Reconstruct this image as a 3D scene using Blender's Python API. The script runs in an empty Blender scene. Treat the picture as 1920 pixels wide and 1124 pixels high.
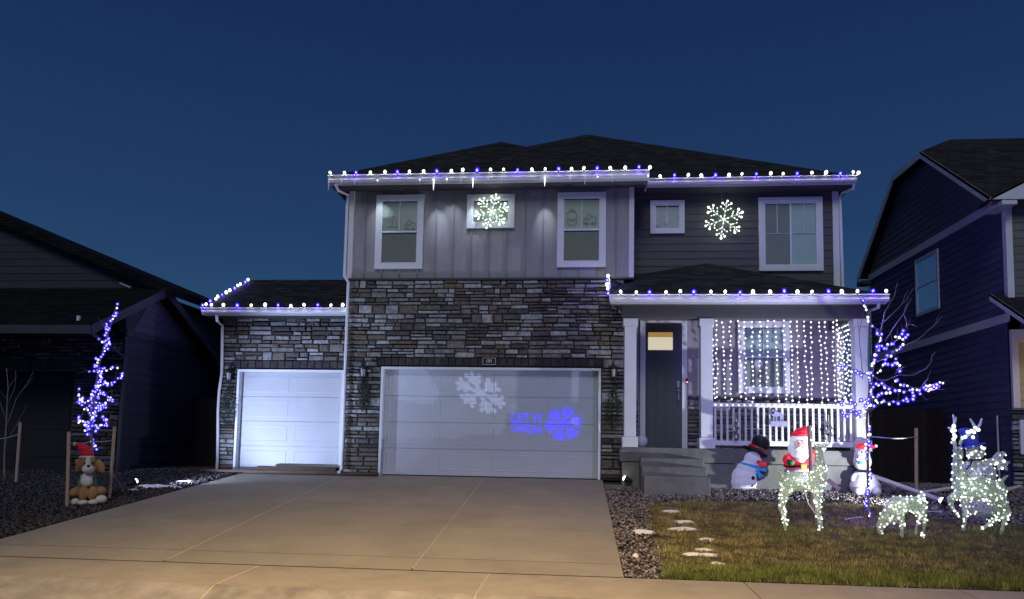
import bpy, bmesh, math, random
import numpy as np
from mathutils import Vector, Matrix, noise as mnoise

scene = bpy.context.scene
C = scene.collection
PI = math.pi
rnd = random.Random(11)
R_ = math.radians

# ------------------------------------------------------------------ camera
F_, CX, CY = 1387.0, 960.0, 720.0            # focal length and principal point of the 1920x1124 frame
VPX, VPY, ROLL = 1090.0, 837.0, 0.010        # where the depth lines meet, and the slight roll
yc = Vector(((VPX - CX) / F_, -(VPY - CY) / F_, 1.0)).normalized()
up = Vector((ROLL, 1.0, 0.0)); up = (up - yc * up.dot(yc)).normalized()
xc = up.cross(yc); xc = xc if xc.x > 0 else -xc
EYE = Vector((0.0, 0.0, 0.74))
# rows: camera axes (right, up, back) written in world axes
right = Vector((xc.x, yc.x, up.x)); upw = Vector((xc.y, yc.y, up.y)); fwd = Vector((xc.z, yc.z, up.z))
cam_d = bpy.data.cameras.new("camera"); cam = bpy.data.objects.new("camera", cam_d); C.objects.link(cam)
M3 = Matrix((right, upw, -fwd)).transposed()
cam.matrix_world = Matrix.Translation(EYE) @ M3.to_4x4()
cam_d.sensor_width = 36.0; cam_d.sensor_fit = 'HORIZONTAL'
cam_d.lens = 36.0 * F_ / 1920.0
cam_d.shift_y = (CY - 562.0) / 1920.0
cam_d.clip_end = 3000.0; cam_d.clip_start = 0.05
scene.camera = cam

def ray(px, py):
    return (right * ((px - CX) / F_) - upw * ((py - CY) / F_) + fwd)
def PY(px, py, Y):
    d = ray(px, py); return EYE + d * ((Y - EYE.y) / d.y)
def PX(px, py, X):
    d = ray(px, py); return EYE + d * ((X - EYE.x) / d.x)
YG, YT, YP, YW = 16.62, 17.12, 16.05, 17.5     # garage wall, third garage wall, porch posts, recessed wall
SLOPE, YS, YC = 0.1135, 9.22, 8.05             # drive slope, back edge of sidewalk, top of curb
ZS = -SLOPE * (YG - YS)
def G(y):
    if y >= YG: return 0.0
    if y >= YS: return -SLOPE * (YG - y)
    if y >= YC: return ZS - 0.02 * (YS - y)
    if y >= YC - .55: return ZS - 0.02 * (YS - YC) - 0.14 * math.sin((YC - y) / .55 * PI / 2) ** 1.3
    return ZS - .164 + .02 * min(4, (YC - .55 - y))
def PG(px, py, dz=0.0):
    Y = 12.0
    for _ in range(60):
        p = PY(px, py, Y); q = G(Y) + dz
        # solve along the ray
        d = ray(px, py)
        t = (q - EYE.z) / d.z if abs(d.z) > 1e-6 else 12
        Yn = EYE.y + d.y * t
        if not (0 < Yn < 60): Yn = Y + .5
        Y = Y * .7 + Yn * .3
    p = PY(px, py, Y); p.z = G(Y) + dz
    return p
def rect(px0, py0, px1, py1, Y):
    mx, my = (px0 + px1) / 2, (py0 + py1) / 2
    return (PY(px0, my, Y).x, PY(px1, my, Y).x, PY(mx, py1, Y).z, PY(mx, py0, Y).z)

# ------------------------------------------------------------------ world, sun, exposure
w = bpy.data.worlds.new("World"); scene.world = w; w.use_nodes = True
nt = w.node_tree; nt.nodes.clear()
out = nt.nodes.new('ShaderNodeOutputWorld'); bg = nt.nodes.new('ShaderNodeBackground')
tc = nt.nodes.new('ShaderNodeTexCoord'); sp = nt.nodes.new('ShaderNodeSeparateXYZ')
cr = nt.nodes.new('ShaderNodeValToRGB')
nt.links.new(tc.outputs['Generated'], sp.inputs[0]); nt.links.new(sp.outputs['Z'], cr.inputs[0])
nt.links.new(cr.outputs[0], bg.inputs[0]); nt.links.new(bg.outputs[0], out.inputs[0])
el = cr.color_ramp.elements
el[0].position = 0.0; el[0].color = (.028, .090, .165, 1)
el[1].position = 1.0; el[1].color = (.0055, .013, .050, 1)
for p_, c_ in ((.12, (.0245, .075, .160)), (.28, (.0155, .046, .130)), (.5, (.0088, .0265, .092))):
    e = el.new(p_); e.color = (*c_, 1)
bg.inputs[1].default_value = 1.0

sun_d = bpy.data.lights.new("front_fill_sun", 'SUN'); sun = bpy.data.objects.new("front_fill_sun", sun_d); C.objects.link(sun)
sun_d.energy = 0.74; sun_d.angle = R_(24); sun_d.color = (.90, .93, 1.0)
sun.rotation_euler = (R_(52), 0, R_(-4))          # soft fill added to brighten the facades, from behind the camera
scene.view_settings.view_transform = 'Standard'; scene.view_settings.look = 'None'
scene.view_settings.exposure = 0.0; scene.view_settings.gamma = 1.0
scene.render.engine = 'CYCLES'
scene.cycles.use_denoising = True
scene.cycles.max_bounces = 6; scene.cycles.diffuse_bounces = 3; scene.cycles.transparent_max_bounces = 12
scene.cycles.caustics_reflective = False; scene.cycles.caustics_refractive = False
scene.cycles.sample_clamp_indirect = 4.0

# ------------------------------------------------------------------ materials
def new_mat(name):
    m = bpy.data.materials.new(name); m.use_nodes = True
    n = m.node_tree; n.nodes.clear()
    o = n.nodes.new('ShaderNodeOutputMaterial'); b = n.nodes.new('ShaderNodeBsdfPrincipled')
    n.links.new(b.outputs[0], o.inputs[0])
    return m, n, b
def c4(c): return (c[0], c[1], c[2], 1)
def mat(name, c, rough=.7, var=.18, scale=6.0, bump=0.0, bscale=60.0, metal=0.0, c2=None, spec=.3, stretch=None, isl=0.0):
    m, n, b = new_mat(name)
    b.inputs['Roughness'].default_value = rough; b.inputs['Metallic'].default_value = metal
    b.inputs['Specular IOR Level'].default_value = spec
    t = n.nodes.new('ShaderNodeTexCoord'); mp = n.nodes.new('ShaderNodeMapping')
    n.links.new(t.outputs['Object'], mp.inputs[0])
    if stretch: mp.inputs['Scale'].default_value = stretch
    ns = n.nodes.new('ShaderNodeTexNoise'); ns.inputs['Scale'].default_value = scale
    ns.inputs['Detail'].default_value = 6; ns.inputs['Roughness'].default_value = .65
    n.links.new(mp.outputs[0], ns.inputs['Vector'])
    r = n.nodes.new('ShaderNodeValToRGB')
    lo = tuple(v * (1 - var) for v in c); hi = c2 if c2 else tuple(min(1, v * (1 + var)) for v in c)
    r.color_ramp.elements[0].position = .32; r.color_ramp.elements[0].color = c4(lo)
    r.color_ramp.elements[1].position = .68; r.color_ramp.elements[1].color = c4(hi)
    n.links.new(ns.outputs['Fac'], r.inputs[0])
    col = r.outputs[0]
    if isl:
        g = n.nodes.new('ShaderNodeNewGeometry'); oi = n.nodes.new('ShaderNodeObjectInfo')
        ad = n.nodes.new('ShaderNodeMath'); ad.operation = 'ADD'
        n.links.new(g.outputs['Random Per Island'], ad.inputs[0]); n.links.new(oi.outputs['Random'], ad.inputs[1])
        fr = n.nodes.new('ShaderNodeMath'); fr.operation = 'FRACT'; n.links.new(ad.outputs[0], fr.inputs[0])
        mr = n.nodes.new('ShaderNodeMapRange'); n.links.new(fr.outputs[0], mr.inputs[0])
        mr.inputs[3].default_value = 1 - isl; mr.inputs[4].default_value = 1 + isl
        mx = n.nodes.new('ShaderNodeMix'); mx.data_type = 'RGBA'; mx.blend_type = 'MULTIPLY'; mx.inputs[0].default_value = 1
        n.links.new(col, mx.inputs[6]); n.links.new(mr.outputs[0], mx.inputs[7]); col = mx.outputs[2]
    n.links.new(col, b.inputs['Base Color'])
    if bump:
        n2 = n.nodes.new('ShaderNodeTexNoise'); n2.inputs['Scale'].default_value = bscale; n2.inputs['Detail'].default_value = 5
        n.links.new(mp.outputs[0], n2.inputs['Vector'])
        bp = n.nodes.new('ShaderNodeBump'); bp.inputs['Strength'].default_value = bump; bp.inputs['Distance'].default_value = .02
        n.links.new(n2.outputs['Fac'], bp.inputs['Height']); n.links.new(bp.outputs[0], b.inputs['Normal'])
    return m
def emis(name, core, rim, s_core, s_rim, p0=.0, p1=.75):
    # a small lamp: hot centre where the LED is looked at square on, its glow halo painted as a coloured rim
    m = bpy.data.materials.new(name); m.use_nodes = True; n = m.node_tree; n.nodes.clear()
    o = n.nodes.new('ShaderNodeOutputMaterial'); e = n.nodes.new('ShaderNodeEmission')
    lw = n.nodes.new('ShaderNodeLayerWeight'); lw.inputs[0].default_value = .5
    r = n.nodes.new('ShaderNodeValToRGB')
    r.color_ramp.elements[0].position = p0; r.color_ramp.elements[1].position = p1
    r.color_ramp.elements[0].color = c4([v * s_core for v in core]); r.color_ramp.elements[1].color = c4([v * s_rim for v in rim])
    n.links.new(lw.outputs['Facing'], r.inputs[0]); n.links.new(r.outputs[0], e.inputs[0]); e.inputs[1].default_value = 1
    n.links.new(e.outputs[0], o.inputs[0])
    if s_core < 20 and not name.startswith('lit_'): m.cycles.emission_sampling = 'NONE'
    return m
def glow(name, c, e, strength, rough=.5, c2=None):
    # lit inflatable cloth: an ordinary fabric that also lets its inner lamp through
    m = mat(name, c, rough, var=.06, scale=14, bump=.55, bscale=7)
    b = [x for x in m.node_tree.nodes if x.type == 'BSDF_PRINCIPLED'][0]
    b.inputs['Emission Color'].default_value = c4(e); b.inputs['Emission Strength'].default_value = strength
    return m

def stone_mat(name, dark=1.0):
    m, n, b = new_mat(name); b.inputs['Roughness'].default_value = .85; b.inputs['Specular IOR Level'].default_value = .2
    g = n.nodes.new('ShaderNodeNewGeometry'); oi = n.nodes.new('ShaderNodeObjectInfo')
    ad = n.nodes.new('ShaderNodeMath'); ad.operation = 'ADD'
    n.links.new(g.outputs['Random Per Island'], ad.inputs[0]); n.links.new(oi.outputs['Random'], ad.inputs[1])
    fr = n.nodes.new('ShaderNodeMath'); fr.operation = 'FRACT'; n.links.new(ad.outputs[0], fr.inputs[0])
    r = n.nodes.new('ShaderNodeValToRGB'); r.color_ramp.interpolation = 'CONSTANT'
    cols = [(0, (.35, .36, .36)), (.15, (.145, .125, .105)), (.28, (.18, .17, .16)), (.38, (.29, .30, .30)), (.47, (.080, .074, .070)),
            (.56, (.115, .11, .105)), (.66, (.21, .205, .195)), (.74, (.16, .125, .095)), (.84, (.26, .265, .265)), (.92, (.10, .095, .095))]
    e0 = r.color_ramp.elements
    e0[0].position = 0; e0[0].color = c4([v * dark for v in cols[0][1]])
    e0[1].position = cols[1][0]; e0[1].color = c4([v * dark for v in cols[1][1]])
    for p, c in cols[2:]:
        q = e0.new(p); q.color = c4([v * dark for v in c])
    n.links.new(fr.outputs[0], r.inputs[0])
    t = n.nodes.new('ShaderNodeTexCoord')
    ns = n.nodes.new('ShaderNodeTexNoise'); ns.inputs['Scale'].default_value = 14; ns.inputs['Detail'].default_value = 8
    n.links.new(t.outputs['Object'], ns.inputs['Vector'])
    mr = n.nodes.new('ShaderNodeMapRange'); mr.inputs[1].default_value = .3; mr.inputs[2].default_value = .7
    mr.inputs[3].default_value = .6; mr.inputs[4].default_value = 1.35; n.links.new(ns.outputs['Fac'], mr.inputs[0])
    mx = n.nodes.new('ShaderNodeMix'); mx.data_type = 'RGBA'; mx.blend_type = 'MULTIPLY'; mx.inputs[0].default_value = 1
    n.links.new(r.outputs[0], mx.inputs[6]); n.links.new(mr.outputs[0], mx.inputs[7])
    n.links.new(mx.outputs[2], b.inputs['Base Color'])
    bp = n.nodes.new('ShaderNodeBump'); bp.inputs['Strength'].default_value = .6; bp.inputs['Distance'].default_value = .03
    n.links.new(ns.outputs['Fac'], bp.inputs['Height']); n.links.new(bp.outputs[0], b.inputs['Normal'])
    return m
def shingle_mat(name, c):
    m, n, b = new_mat(name); b.inputs['Roughness'].default_value = .95; b.inputs['Specular IOR Level'].default_value = .1
    t = n.nodes.new('ShaderNodeTexCoord'); s = n.nodes.new('ShaderNodeSeparateXYZ'); n.links.new(t.outputs['Object'], s.inputs[0])
    a = n.nodes.new('ShaderNodeMath'); a.operation = 'ADD'; n.links.new(s.outputs[0], a.inputs[0]); n.links.new(s.outputs[1], a.inputs[1])
    cb = n.nodes.new('ShaderNodeCombineXYZ'); n.links.new(a.outputs[0], cb.inputs[0]); n.links.new(s.outputs[2], cb.inputs[1])
    br = n.nodes.new('ShaderNodeTexBrick'); br.inputs['Scale'].default_value = 1
    br.inputs['Brick Width'].default_value = .32; br.inputs['Row Height'].default_value = .075
    br.inputs['Mortar Size'].default_value = .008; br.inputs['Bias'].default_value = -.1
    br.inputs['Color1'].default_value = c4([v * .65 for v in c]); br.inputs['Color2'].default_value = c4([v * 1.5 for v in c])
    br.inputs['Mortar'].default_value = c4([v * .3 for v in c])
    n.links.new(cb.outputs[0], br.inputs['Vector'])
    ns = n.nodes.new('ShaderNodeTexNoise'); ns.inputs['Scale'].default_value = 3; ns.inputs['Detail'].default_value = 9; n.links.new(t.outputs['Object'], ns.inputs['Vector'])
    mr = n.nodes.new('ShaderNodeMapRange'); mr.inputs[3].default_value = .6; mr.inputs[4].default_value = 1.4; n.links.new(ns.outputs['Fac'], mr.inputs[0])
    mx = n.nodes.new('ShaderNodeMix'); mx.data_type = 'RGBA'; mx.blend_type = 'MULTIPLY'; mx.inputs[0].default_value = 1
    n.links.new(br.outputs[0], mx.inputs[6]); n.links.new(mr.outputs[0], mx.inputs[7]); n.links.new(mx.outputs[2], b.inputs['Base Color'])
    bp = n.nodes.new('ShaderNodeBump'); bp.inputs['Strength'].default_value = .7; bp.inputs['Distance'].default_value = .02
    n.links.new(br.outputs['Fac'], bp.inputs['Height']); bp.invert = True; n.links.new(bp.outputs[0], b.inputs['Normal'])
    return m
def glass_mat(name, tint=(.9, .97, 1), refl=.12):
    m = bpy.data.materials.new(name); m.use_nodes = True; n = m.node_tree; n.nodes.clear()
    o = n.nodes.new('ShaderNodeOutputMaterial'); tr = n.nodes.new('ShaderNodeBsdfTransparent'); gl = n.nodes.new('ShaderNodeBsdfGlossy')
    tr.inputs[0].default_value = c4(tint); gl.inputs['Roughness'].default_value = .06
    mx = n.nodes.new('ShaderNodeMixShader'); fz = n.nodes.new('ShaderNodeFresnel'); fz.inputs[0].default_value = 1.28
    ad = n.nodes.new('ShaderNodeMath'); ad.operation = 'ADD'; ad.inputs[1].default_value = refl; n.links.new(fz.outputs[0], ad.inputs[0])
    n.links.new(ad.outputs[0], mx.inputs[0]); n.links.new(tr.outputs[0], mx.inputs[1]); n.links.new(gl.outputs[0], mx.inputs[2])
    n.links.new(mx.outputs[0], o.inputs[0]); return m
def tinsel_mat(name, c, amount):
    m, n, b = new_mat(name); b.inputs['Base Color'].default_value = c4(c); b.inputs['Roughness'].default_value = .4
    t = n.nodes.new('ShaderNodeTexCoord'); ns = n.nodes.new('ShaderNodeTexNoise'); ns.inputs['Scale'].default_value = 38; ns.inputs['Detail'].default_value = 4
    n.links.new(t.outputs['Object'], ns.inputs['Vector'])
    r = n.nodes.new('ShaderNodeValToRGB'); r.color_ramp.elements[0].position = .5 - amount * .25; r.color_ramp.elements[1].position = .62 - amount * .1
    r.color_ramp.elements[0].color = (.06, .06, .06, 1); r.color_ramp.elements[1].color = (.8, .8, .8, 1)
    n.links.new(ns.outputs['Fac'], r.inputs[0]); n.links.new(r.outputs[0], b.inputs['Alpha'])
    o = [x for x in n.nodes if x.type == 'OUTPUT_MATERIAL'][0]
    tl = n.nodes.new('ShaderNodeBsdfTranslucent'); tl.inputs[0].default_value = c4(c)
    return m

M = {}
M['white'] = mat('white_paint', (.72, .74, .76), .5, .05, 3, .05, 40)
M['trimdark'] = mat('dark_trim_paint', (.05, .052, .06), .6, .1)
M['gutter'] = mat('white_gutter_metal', (.78, .79, .81), .35, .04, 4)
M['batten_wall'] = mat('grey_board_siding', (.34, .33, .345), .75, .07, 2.0, .25, 25, stretch=(6, 6, .7))
M['lap_dark'] = mat('charcoal_lap_siding', (.105, .105, .108), .75, .1, 3.0, .3, 30, stretch=(.8, .8, 8), isl=.06)
M['lap_taupe'] = mat('taupe_lap_siding', (.33, .31, .34), .75, .08, 3.0, .2, 30, stretch=(.8, .8, 8), isl=.05)
M['lap_left'] = mat('shaded_slate_siding', (.038, .043, .058), .75, .1, 3.0, .3, 30, stretch=(.8, .8, 8), isl=.06)  # slate siding dimmed in colour, the missing light painted in
M['gable_left'] = mat('shaded_pale_slate_siding', (.085, .09, .125), .75, .1, 3.0, .3, 30, isl=.06)  # gable siding dimmed the same way, its shade is in the colour
M['lap_right'] = mat('navy_lap_siding', (.105, .11, .20), .75, .1, 3.0, .3, 30, isl=.06)
M['gable_right'] = mat('grey_gable_siding', (.17, .16, .18), .75, .1, 3.0, .3, 30, isl=.06)
M['lap_front_right'] = mat('olive_lap_siding', (.16, .165, .15), .75, .1, 3.0, .3, 30, isl=.06)
M['lap_yellow'] = mat('sand_lap_siding', (.42, .38, .24), .75, .1, 3.0, .3, 30, isl=.06)
M['stone'] = stone_mat('ledge_stone')
M['stone_left'] = stone_mat('shaded_neighbour_stone', .42)  # same stone multiplied darker, the unlit house's shade put into its colour
M['mortar'] = mat('dark_mortar', (.045, .043, .043), .95, .3, 20, .5, 80)
M['brick'] = mat('charcoal_brick', (.05, .042, .045), .85, .3, 12, .5, 60, isl=.25)
M['roof'] = shingle_mat('charcoal_shingles', (.038, .038, .039))
M['soffit'] = mat('dark_soffit', (.08, .08, .085), .8, .1)
M['dark_roof'] = shingle_mat('shaded_neighbour_shingles', (.012, .012, .0125))  # roof copy blackened in colour to stand for an unlit house
M['dark_panel'] = mat('shaded_garage_panel', (.018, .018, .022), .6, .1)  # near black door colour carrying the shade of the unlit house
M['cling'] = mat('faint_window_cling', (.30, .34, .35), .7, .05)
M['garage'] = mat('white_garage_door_paint', (.46, .475, .50), .45, .04, 2.0, .08, 220)
M['frame'] = mat('vinyl_window_frame', (.74, .77, .80), .4, .03)
M['blind'] = mat('grey_green_blind', (.74, .78, .75), .8, .06, 2.0)
M['blind_pale'] = mat('pale_blind', (.62, .78, .78), .8, .06, 2.0)
M['screen'] = mat('insect_screen', (.36, .37, .355), .8, .06, 2.0)
M['room'] = mat('dark_room', (.02, .03, .035), .9, .1)  # darkness of unlit rooms painted as a flat colour
M['glass'] = glass_mat('window_glass', (.95, .98, .97), .02)
M['glass_storm'] = glass_mat('storm_door_glass', (.9, .92, .95), .03)
M['door'] = mat('charcoal_door_paint', (.20, .19, .18), .45, .06)
M['metal'] = mat('brushed_nickel', (.6, .6, .58), .3, .05, metal=.9)
M['black'] = mat('black_metal', (.02, .02, .022), .45, .1)
M['concrete'] = mat('concrete', (.315, .285, .225), .92, .12, 1.1, .35, 160, c2=(.35, .315, .25), isl=.05)
def streaks(m, amount=.25):
    n = m.node_tree; b = [x for x in n.nodes if x.type == 'BSDF_PRINCIPLED'][0]; src = b.inputs['Base Color'].links[0].from_socket
    t = n.nodes.new('ShaderNodeTexCoord'); mp = n.nodes.new('ShaderNodeMapping'); mp.inputs['Scale'].default_value = (.9, 3.0, 1); n.links.new(t.outputs['Object'], mp.inputs[0])
    col = src
    for sc_, lo, hi, am in ((2.6, .60, .74, amount), (9.0, .66, .75, amount * 1.2), (60.0, .35, .7, .16)):
        ns = n.nodes.new('ShaderNodeTexNoise'); ns.inputs['Scale'].default_value = sc_; ns.inputs['Detail'].default_value = 7; ns.inputs['Roughness'].default_value = .7; n.links.new(mp.outputs[0], ns.inputs['Vector'])
        mr = n.nodes.new('ShaderNodeMapRange'); mr.inputs[1].default_value = lo; mr.inputs[2].default_value = hi; mr.inputs[3].default_value = 1; mr.inputs[4].default_value = 1 - am; n.links.new(ns.outputs['Fac'], mr.inputs[0])
        mx = n.nodes.new('ShaderNodeMix'); mx.data_type = 'RGBA'; mx.blend_type = 'MULTIPLY'; mx.inputs[0].default_value = 1
        n.links.new(col, mx.inputs[6]); n.links.new(mr.outputs[0], mx.inputs[7]); col = mx.outputs[2]
    n.links.new(col, b.inputs['Base Color'])
M['walk'] = mat('sidewalk_concrete', (.345, .31, .24), .92, .12, 1.6, .35, 160, c2=(.40, .355, .28), isl=.05)
streaks(M['concrete'], .30); streaks(M['walk'], .28)
M['curb'] = mat('curb_concrete', (.27, .25, .22), .9, .35, 2.2, .4, 90)
M['beam'] = mat('dark_beam_paint', (.13, .125, .12), .8, .08)
M['found'] = mat('foundation_concrete', (.155, .158, .150), .9, .22, 2.5, .25, 50)
M['joint'] = mat('dark_joint', (.018, .016, .014), .95, .2)  # dark bed that shows in the joints between slabs
M['caulk'] = mat('pale_joint_sealant', (.52, .46, .36), .7, .1, 8)
M['asphalt'] = mat('asphalt', (.05, .05, .05), .95, .3, 40, .5, 200)
M['soil'] = mat('bare_soil', (.060, .048, .038), .95, .4, 5, .5, 60)
M['turf'] = mat('dormant_turf', (.070, .060, .026), .95, .4, 2.5, .5, 60, c2=(.10, .078, .038))
M['snow'] = mat('old_snow', (.80, .79, .78), .6, .06, 9, .6, 30)
M['bark'] = mat('young_bark', (.22, .18, .16), .85, .25, 20, .4, 60)
M['stake'] = mat('pine_stake', (.46, .34, .22), .8, .25, 8, .3, 40, stretch=(6, 6, .6))
M['fence'] = mat('dark_fence_wood', (.016, .012, .010), .9, .3, 4, .3, 40, stretch=(6, 6, .5), isl=.3)
M['plank'] = mat('weathered_plank', (.09, .055, .038), .8, .3, 3, .3, 40, stretch=(.6, 6, 6))
M['wire_g'] = mat('green_wire', (.015, .03, .018), .6, .1)
M['wire_w'] = mat('white_wire', (.6, .62, .58), .5, .1)
M['strap'] = mat('pale_strap', (.5, .5, .5), .6, .1)
M['pvc'] = mat('white_pvc_pipe', (.62, .61, .59), .5, .1, 5)
M['leaf'] = mat('garland_green', (.028, .042, .028), .7, .4, 6, isl=.4)
M['ribbon'] = mat('pale_ribbon', (.35, .37, .35), .6, .1)
M['gravel_dark'] = mat('shaded_gravel', (.055, .050, .047), .85, .35, 9, 0, c2=(.085, .078, .074), isl=.6)  # river gravel copy, the left yard's dimness put into its colour
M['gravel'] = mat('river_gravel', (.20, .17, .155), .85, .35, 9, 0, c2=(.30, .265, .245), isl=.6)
M['nyl_white'] = glow('white_nylon', (.62, .62, .68), (.62, .66, 1.0), .06)
M['nyl_snow'] = glow('snowman_nylon', (.58, .58, .66), (.60, .62, 1.0), .17)
M['nyl_red'] = glow('red_nylon', (.62, .03, .04), (.9, .02, .03), .38)
M['nyl_red_dim'] = glow('faint_glow_red_nylon', (.52, .03, .035), (.6, .0, .01), .05)  # slight red glow put into cloth that holds no lamp
M['nyl_skin'] = glow('skin_nylon', (.75, .48, .40), (1, .6, .5), .35)
M['nyl_beard'] = glow('beard_nylon', (.82, .82, .90), (.70, .78, 1.0), .42)
M['nyl_black'] = mat('black_nylon', (.014, .014, .016), .5, .1)
M['nyl_blue'] = glow('blue_nylon', (.05, .25, .62), (.04, .3, .8), .2)
M['nyl_green'] = mat('green_nylon', (.03, .16, .06), .5, .1)
M['nyl_yellow'] = mat('yellow_nylon', (.7, .55, .1), .5, .1)
M['nyl_orange'] = mat('orange_nylon', (.7, .10, .04), .5, .1)
M['plush_tan'] = mat('tan_plush', (.36, .20, .085), .9, .12, 30, .3, 120)
M['plush_cream'] = mat('cream_plush', (.62, .58, .54), .9, .1, 30, .3, 120)
M['plush_white'] = mat('white_plush', (.66, .66, .70), .9, .1, 30, .3, 120)
M['pot'] = mat('patterned_pot', (.5, .52, .55), .5, .4, 60)
M['tinsel'] = tinsel_mat('pale_tinsel', (.70, .80, .62), .30)
M['tinsel_w'] = tinsel_mat('white_tinsel', (.72, .74, .68), .25)
M['tinsel_hat'] = tinsel_mat('blue_tinsel', (.10, .16, .60), 1.3)
M['wire_pale'] = mat('pale_frame_wire', (.70, .80, .62), .4, .1)
M['ice'] = mat('clear_icicle_plastic', (.75, .8, .85), .2, .05)

WHITE = (1, .96, .84)
M['b_white'] = emis('white_bulb_light', (1, .99, .88), (.85, .92, .85), 5, 1.1)
M['b_blue'] = emis('blue_bulb_light', (.85, .85, 1.0), (.030, .012, 1.0), 1.2, 1.35, .0, .20)
M['b_mini'] = emis('cool_mini_light', (1, .97, 1.0), (.55, .50, 1.0), 2.6, .8)
M['b_miniblue'] = emis('blue_mini_light', (.90, .90, 1.0), (.040, .015, 1.0), 1.2, 1.25, .0, .20)
M['b_deer'] = emis('pale_green_mini_light', (.95, 1, .9), (.62, .88, .66), 3.2, .9)
M['b_ice'] = emis('icicle_light', (.80, .95, 1.0), (.5, .7, 1.0), 3, 1.2)
M['b_lens'] = emis('floodlight_lens', (1, .96, .9), (.9, .9, 1), 9, 4)
M['b_bell'] = emis('doorbell_light', (1, .25, .3), (1, .02, .05), 6, 3)
M['pane_warm'] = emis('lit_door_pane', (1.0, .86, .60), (1.0, .86, .60), .86, .86)
M['pane_amber'] = emis('lit_amber_shade', (.75, .42, .13), (.75, .42, .13), .62, .62)
M['lamp_led'] = emis('street_lamp_led', (1, .8, .55), (1, .8, .55), 6, 6)

# ------------------------------------------------------------------ mesh helpers
class MB:
    def __init__(s): s.v = []; s.f = []; s.sm = False
    def add(s, vs, fs):
        k = len(s.v); s.v += [tuple(v) for v in vs]; s.f += [tuple(i + k for i in f) for f in fs]; return s
    def box(s, x0, x1, y0, y1, z0, z1):
        if x0 > x1: x0, x1 = x1, x0
        if y0 > y1: y0, y1 = y1, y0
        if z0 > z1: z0, z1 = z1, z0
        return s.add([(x0, y0, z0), (x1, y0, z0), (x1, y1, z0), (x0, y1, z0), (x0, y0, z1), (x1, y0, z1), (x1, y1, z1), (x0, y1, z1)],
                     [(0, 3, 2, 1), (4, 5, 6, 7), (0, 1, 5, 4), (1, 2, 6, 5), (2, 3, 7, 6), (3, 0, 4, 7)])
    def prism(s, poly, vec):
        n = len(poly); vec = Vector(vec)
        a = [Vector(p) for p in poly]; b = [p + vec for p in a]
        return s.add(a + b, [tuple(range(n))[::-1], tuple(range(n, 2 * n))] + [(i, (i + 1) % n, n + (i + 1) % n, n + i) for i in range(n)])
    def tube(s, path, r, n=6, cap=True):
        P = [Vector(p) for p in path]; m = len(P)
        rs = r if isinstance(r, (list, tuple)) else [r] * m
        vs = []; prev = None
        for i, p in enumerate(P):
            t = (P[min(i + 1, m - 1)] - P[max(i - 1, 0)]).normalized()
            if t.length < 1e-6: t = Vector((0, 0, 1))
            if prev is None:
                a = t.orthogonal().normalized()
            else:
                a = (prev - t * prev.dot(t)); a = a.normalized() if a.length > 1e-5 else t.orthogonal().normalized()
            prev = a; b = t.cross(a)
            for k in range(n):
                q = 2 * PI * k / n; vs.append(p + (a * math.cos(q) + b * math.sin(q)) * rs[i])
        fs = [(i * n + k, i * n + (k + 1) % n, (i + 1) * n + (k + 1) % n, (i + 1) * n + k) for i in range(m - 1) for k in range(n)]
        if cap: fs += [tuple(range(n))[::-1], tuple(range((m - 1) * n, m * n))]
        return s.add(vs, fs)
    def ball(s, c, r, n=10, m=7, rot=None):
        c = Vector(c); r = r if isinstance(r, (list, tuple)) else (r, r, r)
        vs = [Vector((0, 0, -r[2]))]
        for j in range(1, m):
            a = -PI / 2 + PI * j / m
            for k in range(n):
                q = 2 * PI * k / n; vs.append(Vector((r[0] * math.cos(a) * math.cos(q), r[1] * math.cos(a) * math.sin(q), r[2] * math.sin(a))))
        vs.append(Vector((0, 0, r[2])))
        if rot: vs = [rot @ v for v in vs]
        vs = [v + c for v in vs]
        fs = [(0, 1 + (k + 1) % n, 1 + k) for k in range(n)]
        for j in range(m - 2):
            o = 1 + j * n
            fs += [(o + k, o + (k + 1) % n, o + n + (k + 1) % n, o + n + k) for k in range(n)]
        o = 1 + (m - 2) * n; L = len(vs) - 1
        fs += [(o + k, o + (k + 1) % n, L) for k in range(n)]
        return s.add(vs, fs)
    def lathe(s, prof, c, n=16, axis=None):
        c = Vector(c); Rm = axis if axis else Matrix.Identity(3)
        vs = []
        for (r, z) in prof:
            for k in range(n):
                q = 2 * PI * k / n; vs.append(c + Rm @ Vector((r * math.cos(q), r * math.sin(q), z)))
        m = len(prof)
        fs = [(i * n + k, i * n + (k + 1) % n, (i + 1) * n + (k + 1) % n, (i + 1) * n + k) for i in range(m - 1) for k in range(n)]
        fs += [tuple(range(n))[::-1], tuple(range((m - 1) * n, m * n))]
        return s.add(vs, fs)
    def build(s, name, m, parent=None, smooth=False, bevel=0.0):
        off = base_of(parent)
        me = bpy.data.meshes.new(name)
        me.from_pydata([(v[0] - off.x, v[1] - off.y, v[2] - off.z) for v in s.v], [], s.f)
        me.materials.append(m); me.update()
        if smooth: me.polygons.foreach_set('use_smooth', [True] * len(me.polygons))
        return link(name, me, parent, bevel)
def base_of(parent):
    o = parent
    while o is not None and o.parent is not None: o = o.parent
    return o.location.copy() if o is not None else Vector((0, 0, 0))
def link(name, me, parent=None, bevel=0.0, loc=None):
    o = bpy.data.objects.new(name, me); C.objects.link(o)
    if parent is not None: o.parent = parent
    if loc is not None: o.location = Vector(loc) - base_of(parent)
    if bevel:
        b = o.modifiers.new('bevel', 'BEVEL'); b.width = bevel; b.segments = 2; b.limit_method = 'ANGLE'; b.angle_limit = R_(40)
    return o
def thing(name, label, cat, loc=(0, 0, 0), group=None):
    o = bpy.data.objects.new(name, None); C.objects.link(o); o.location = loc; o.empty_display_size = .1
    return tag(o, label, cat, group)
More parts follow.
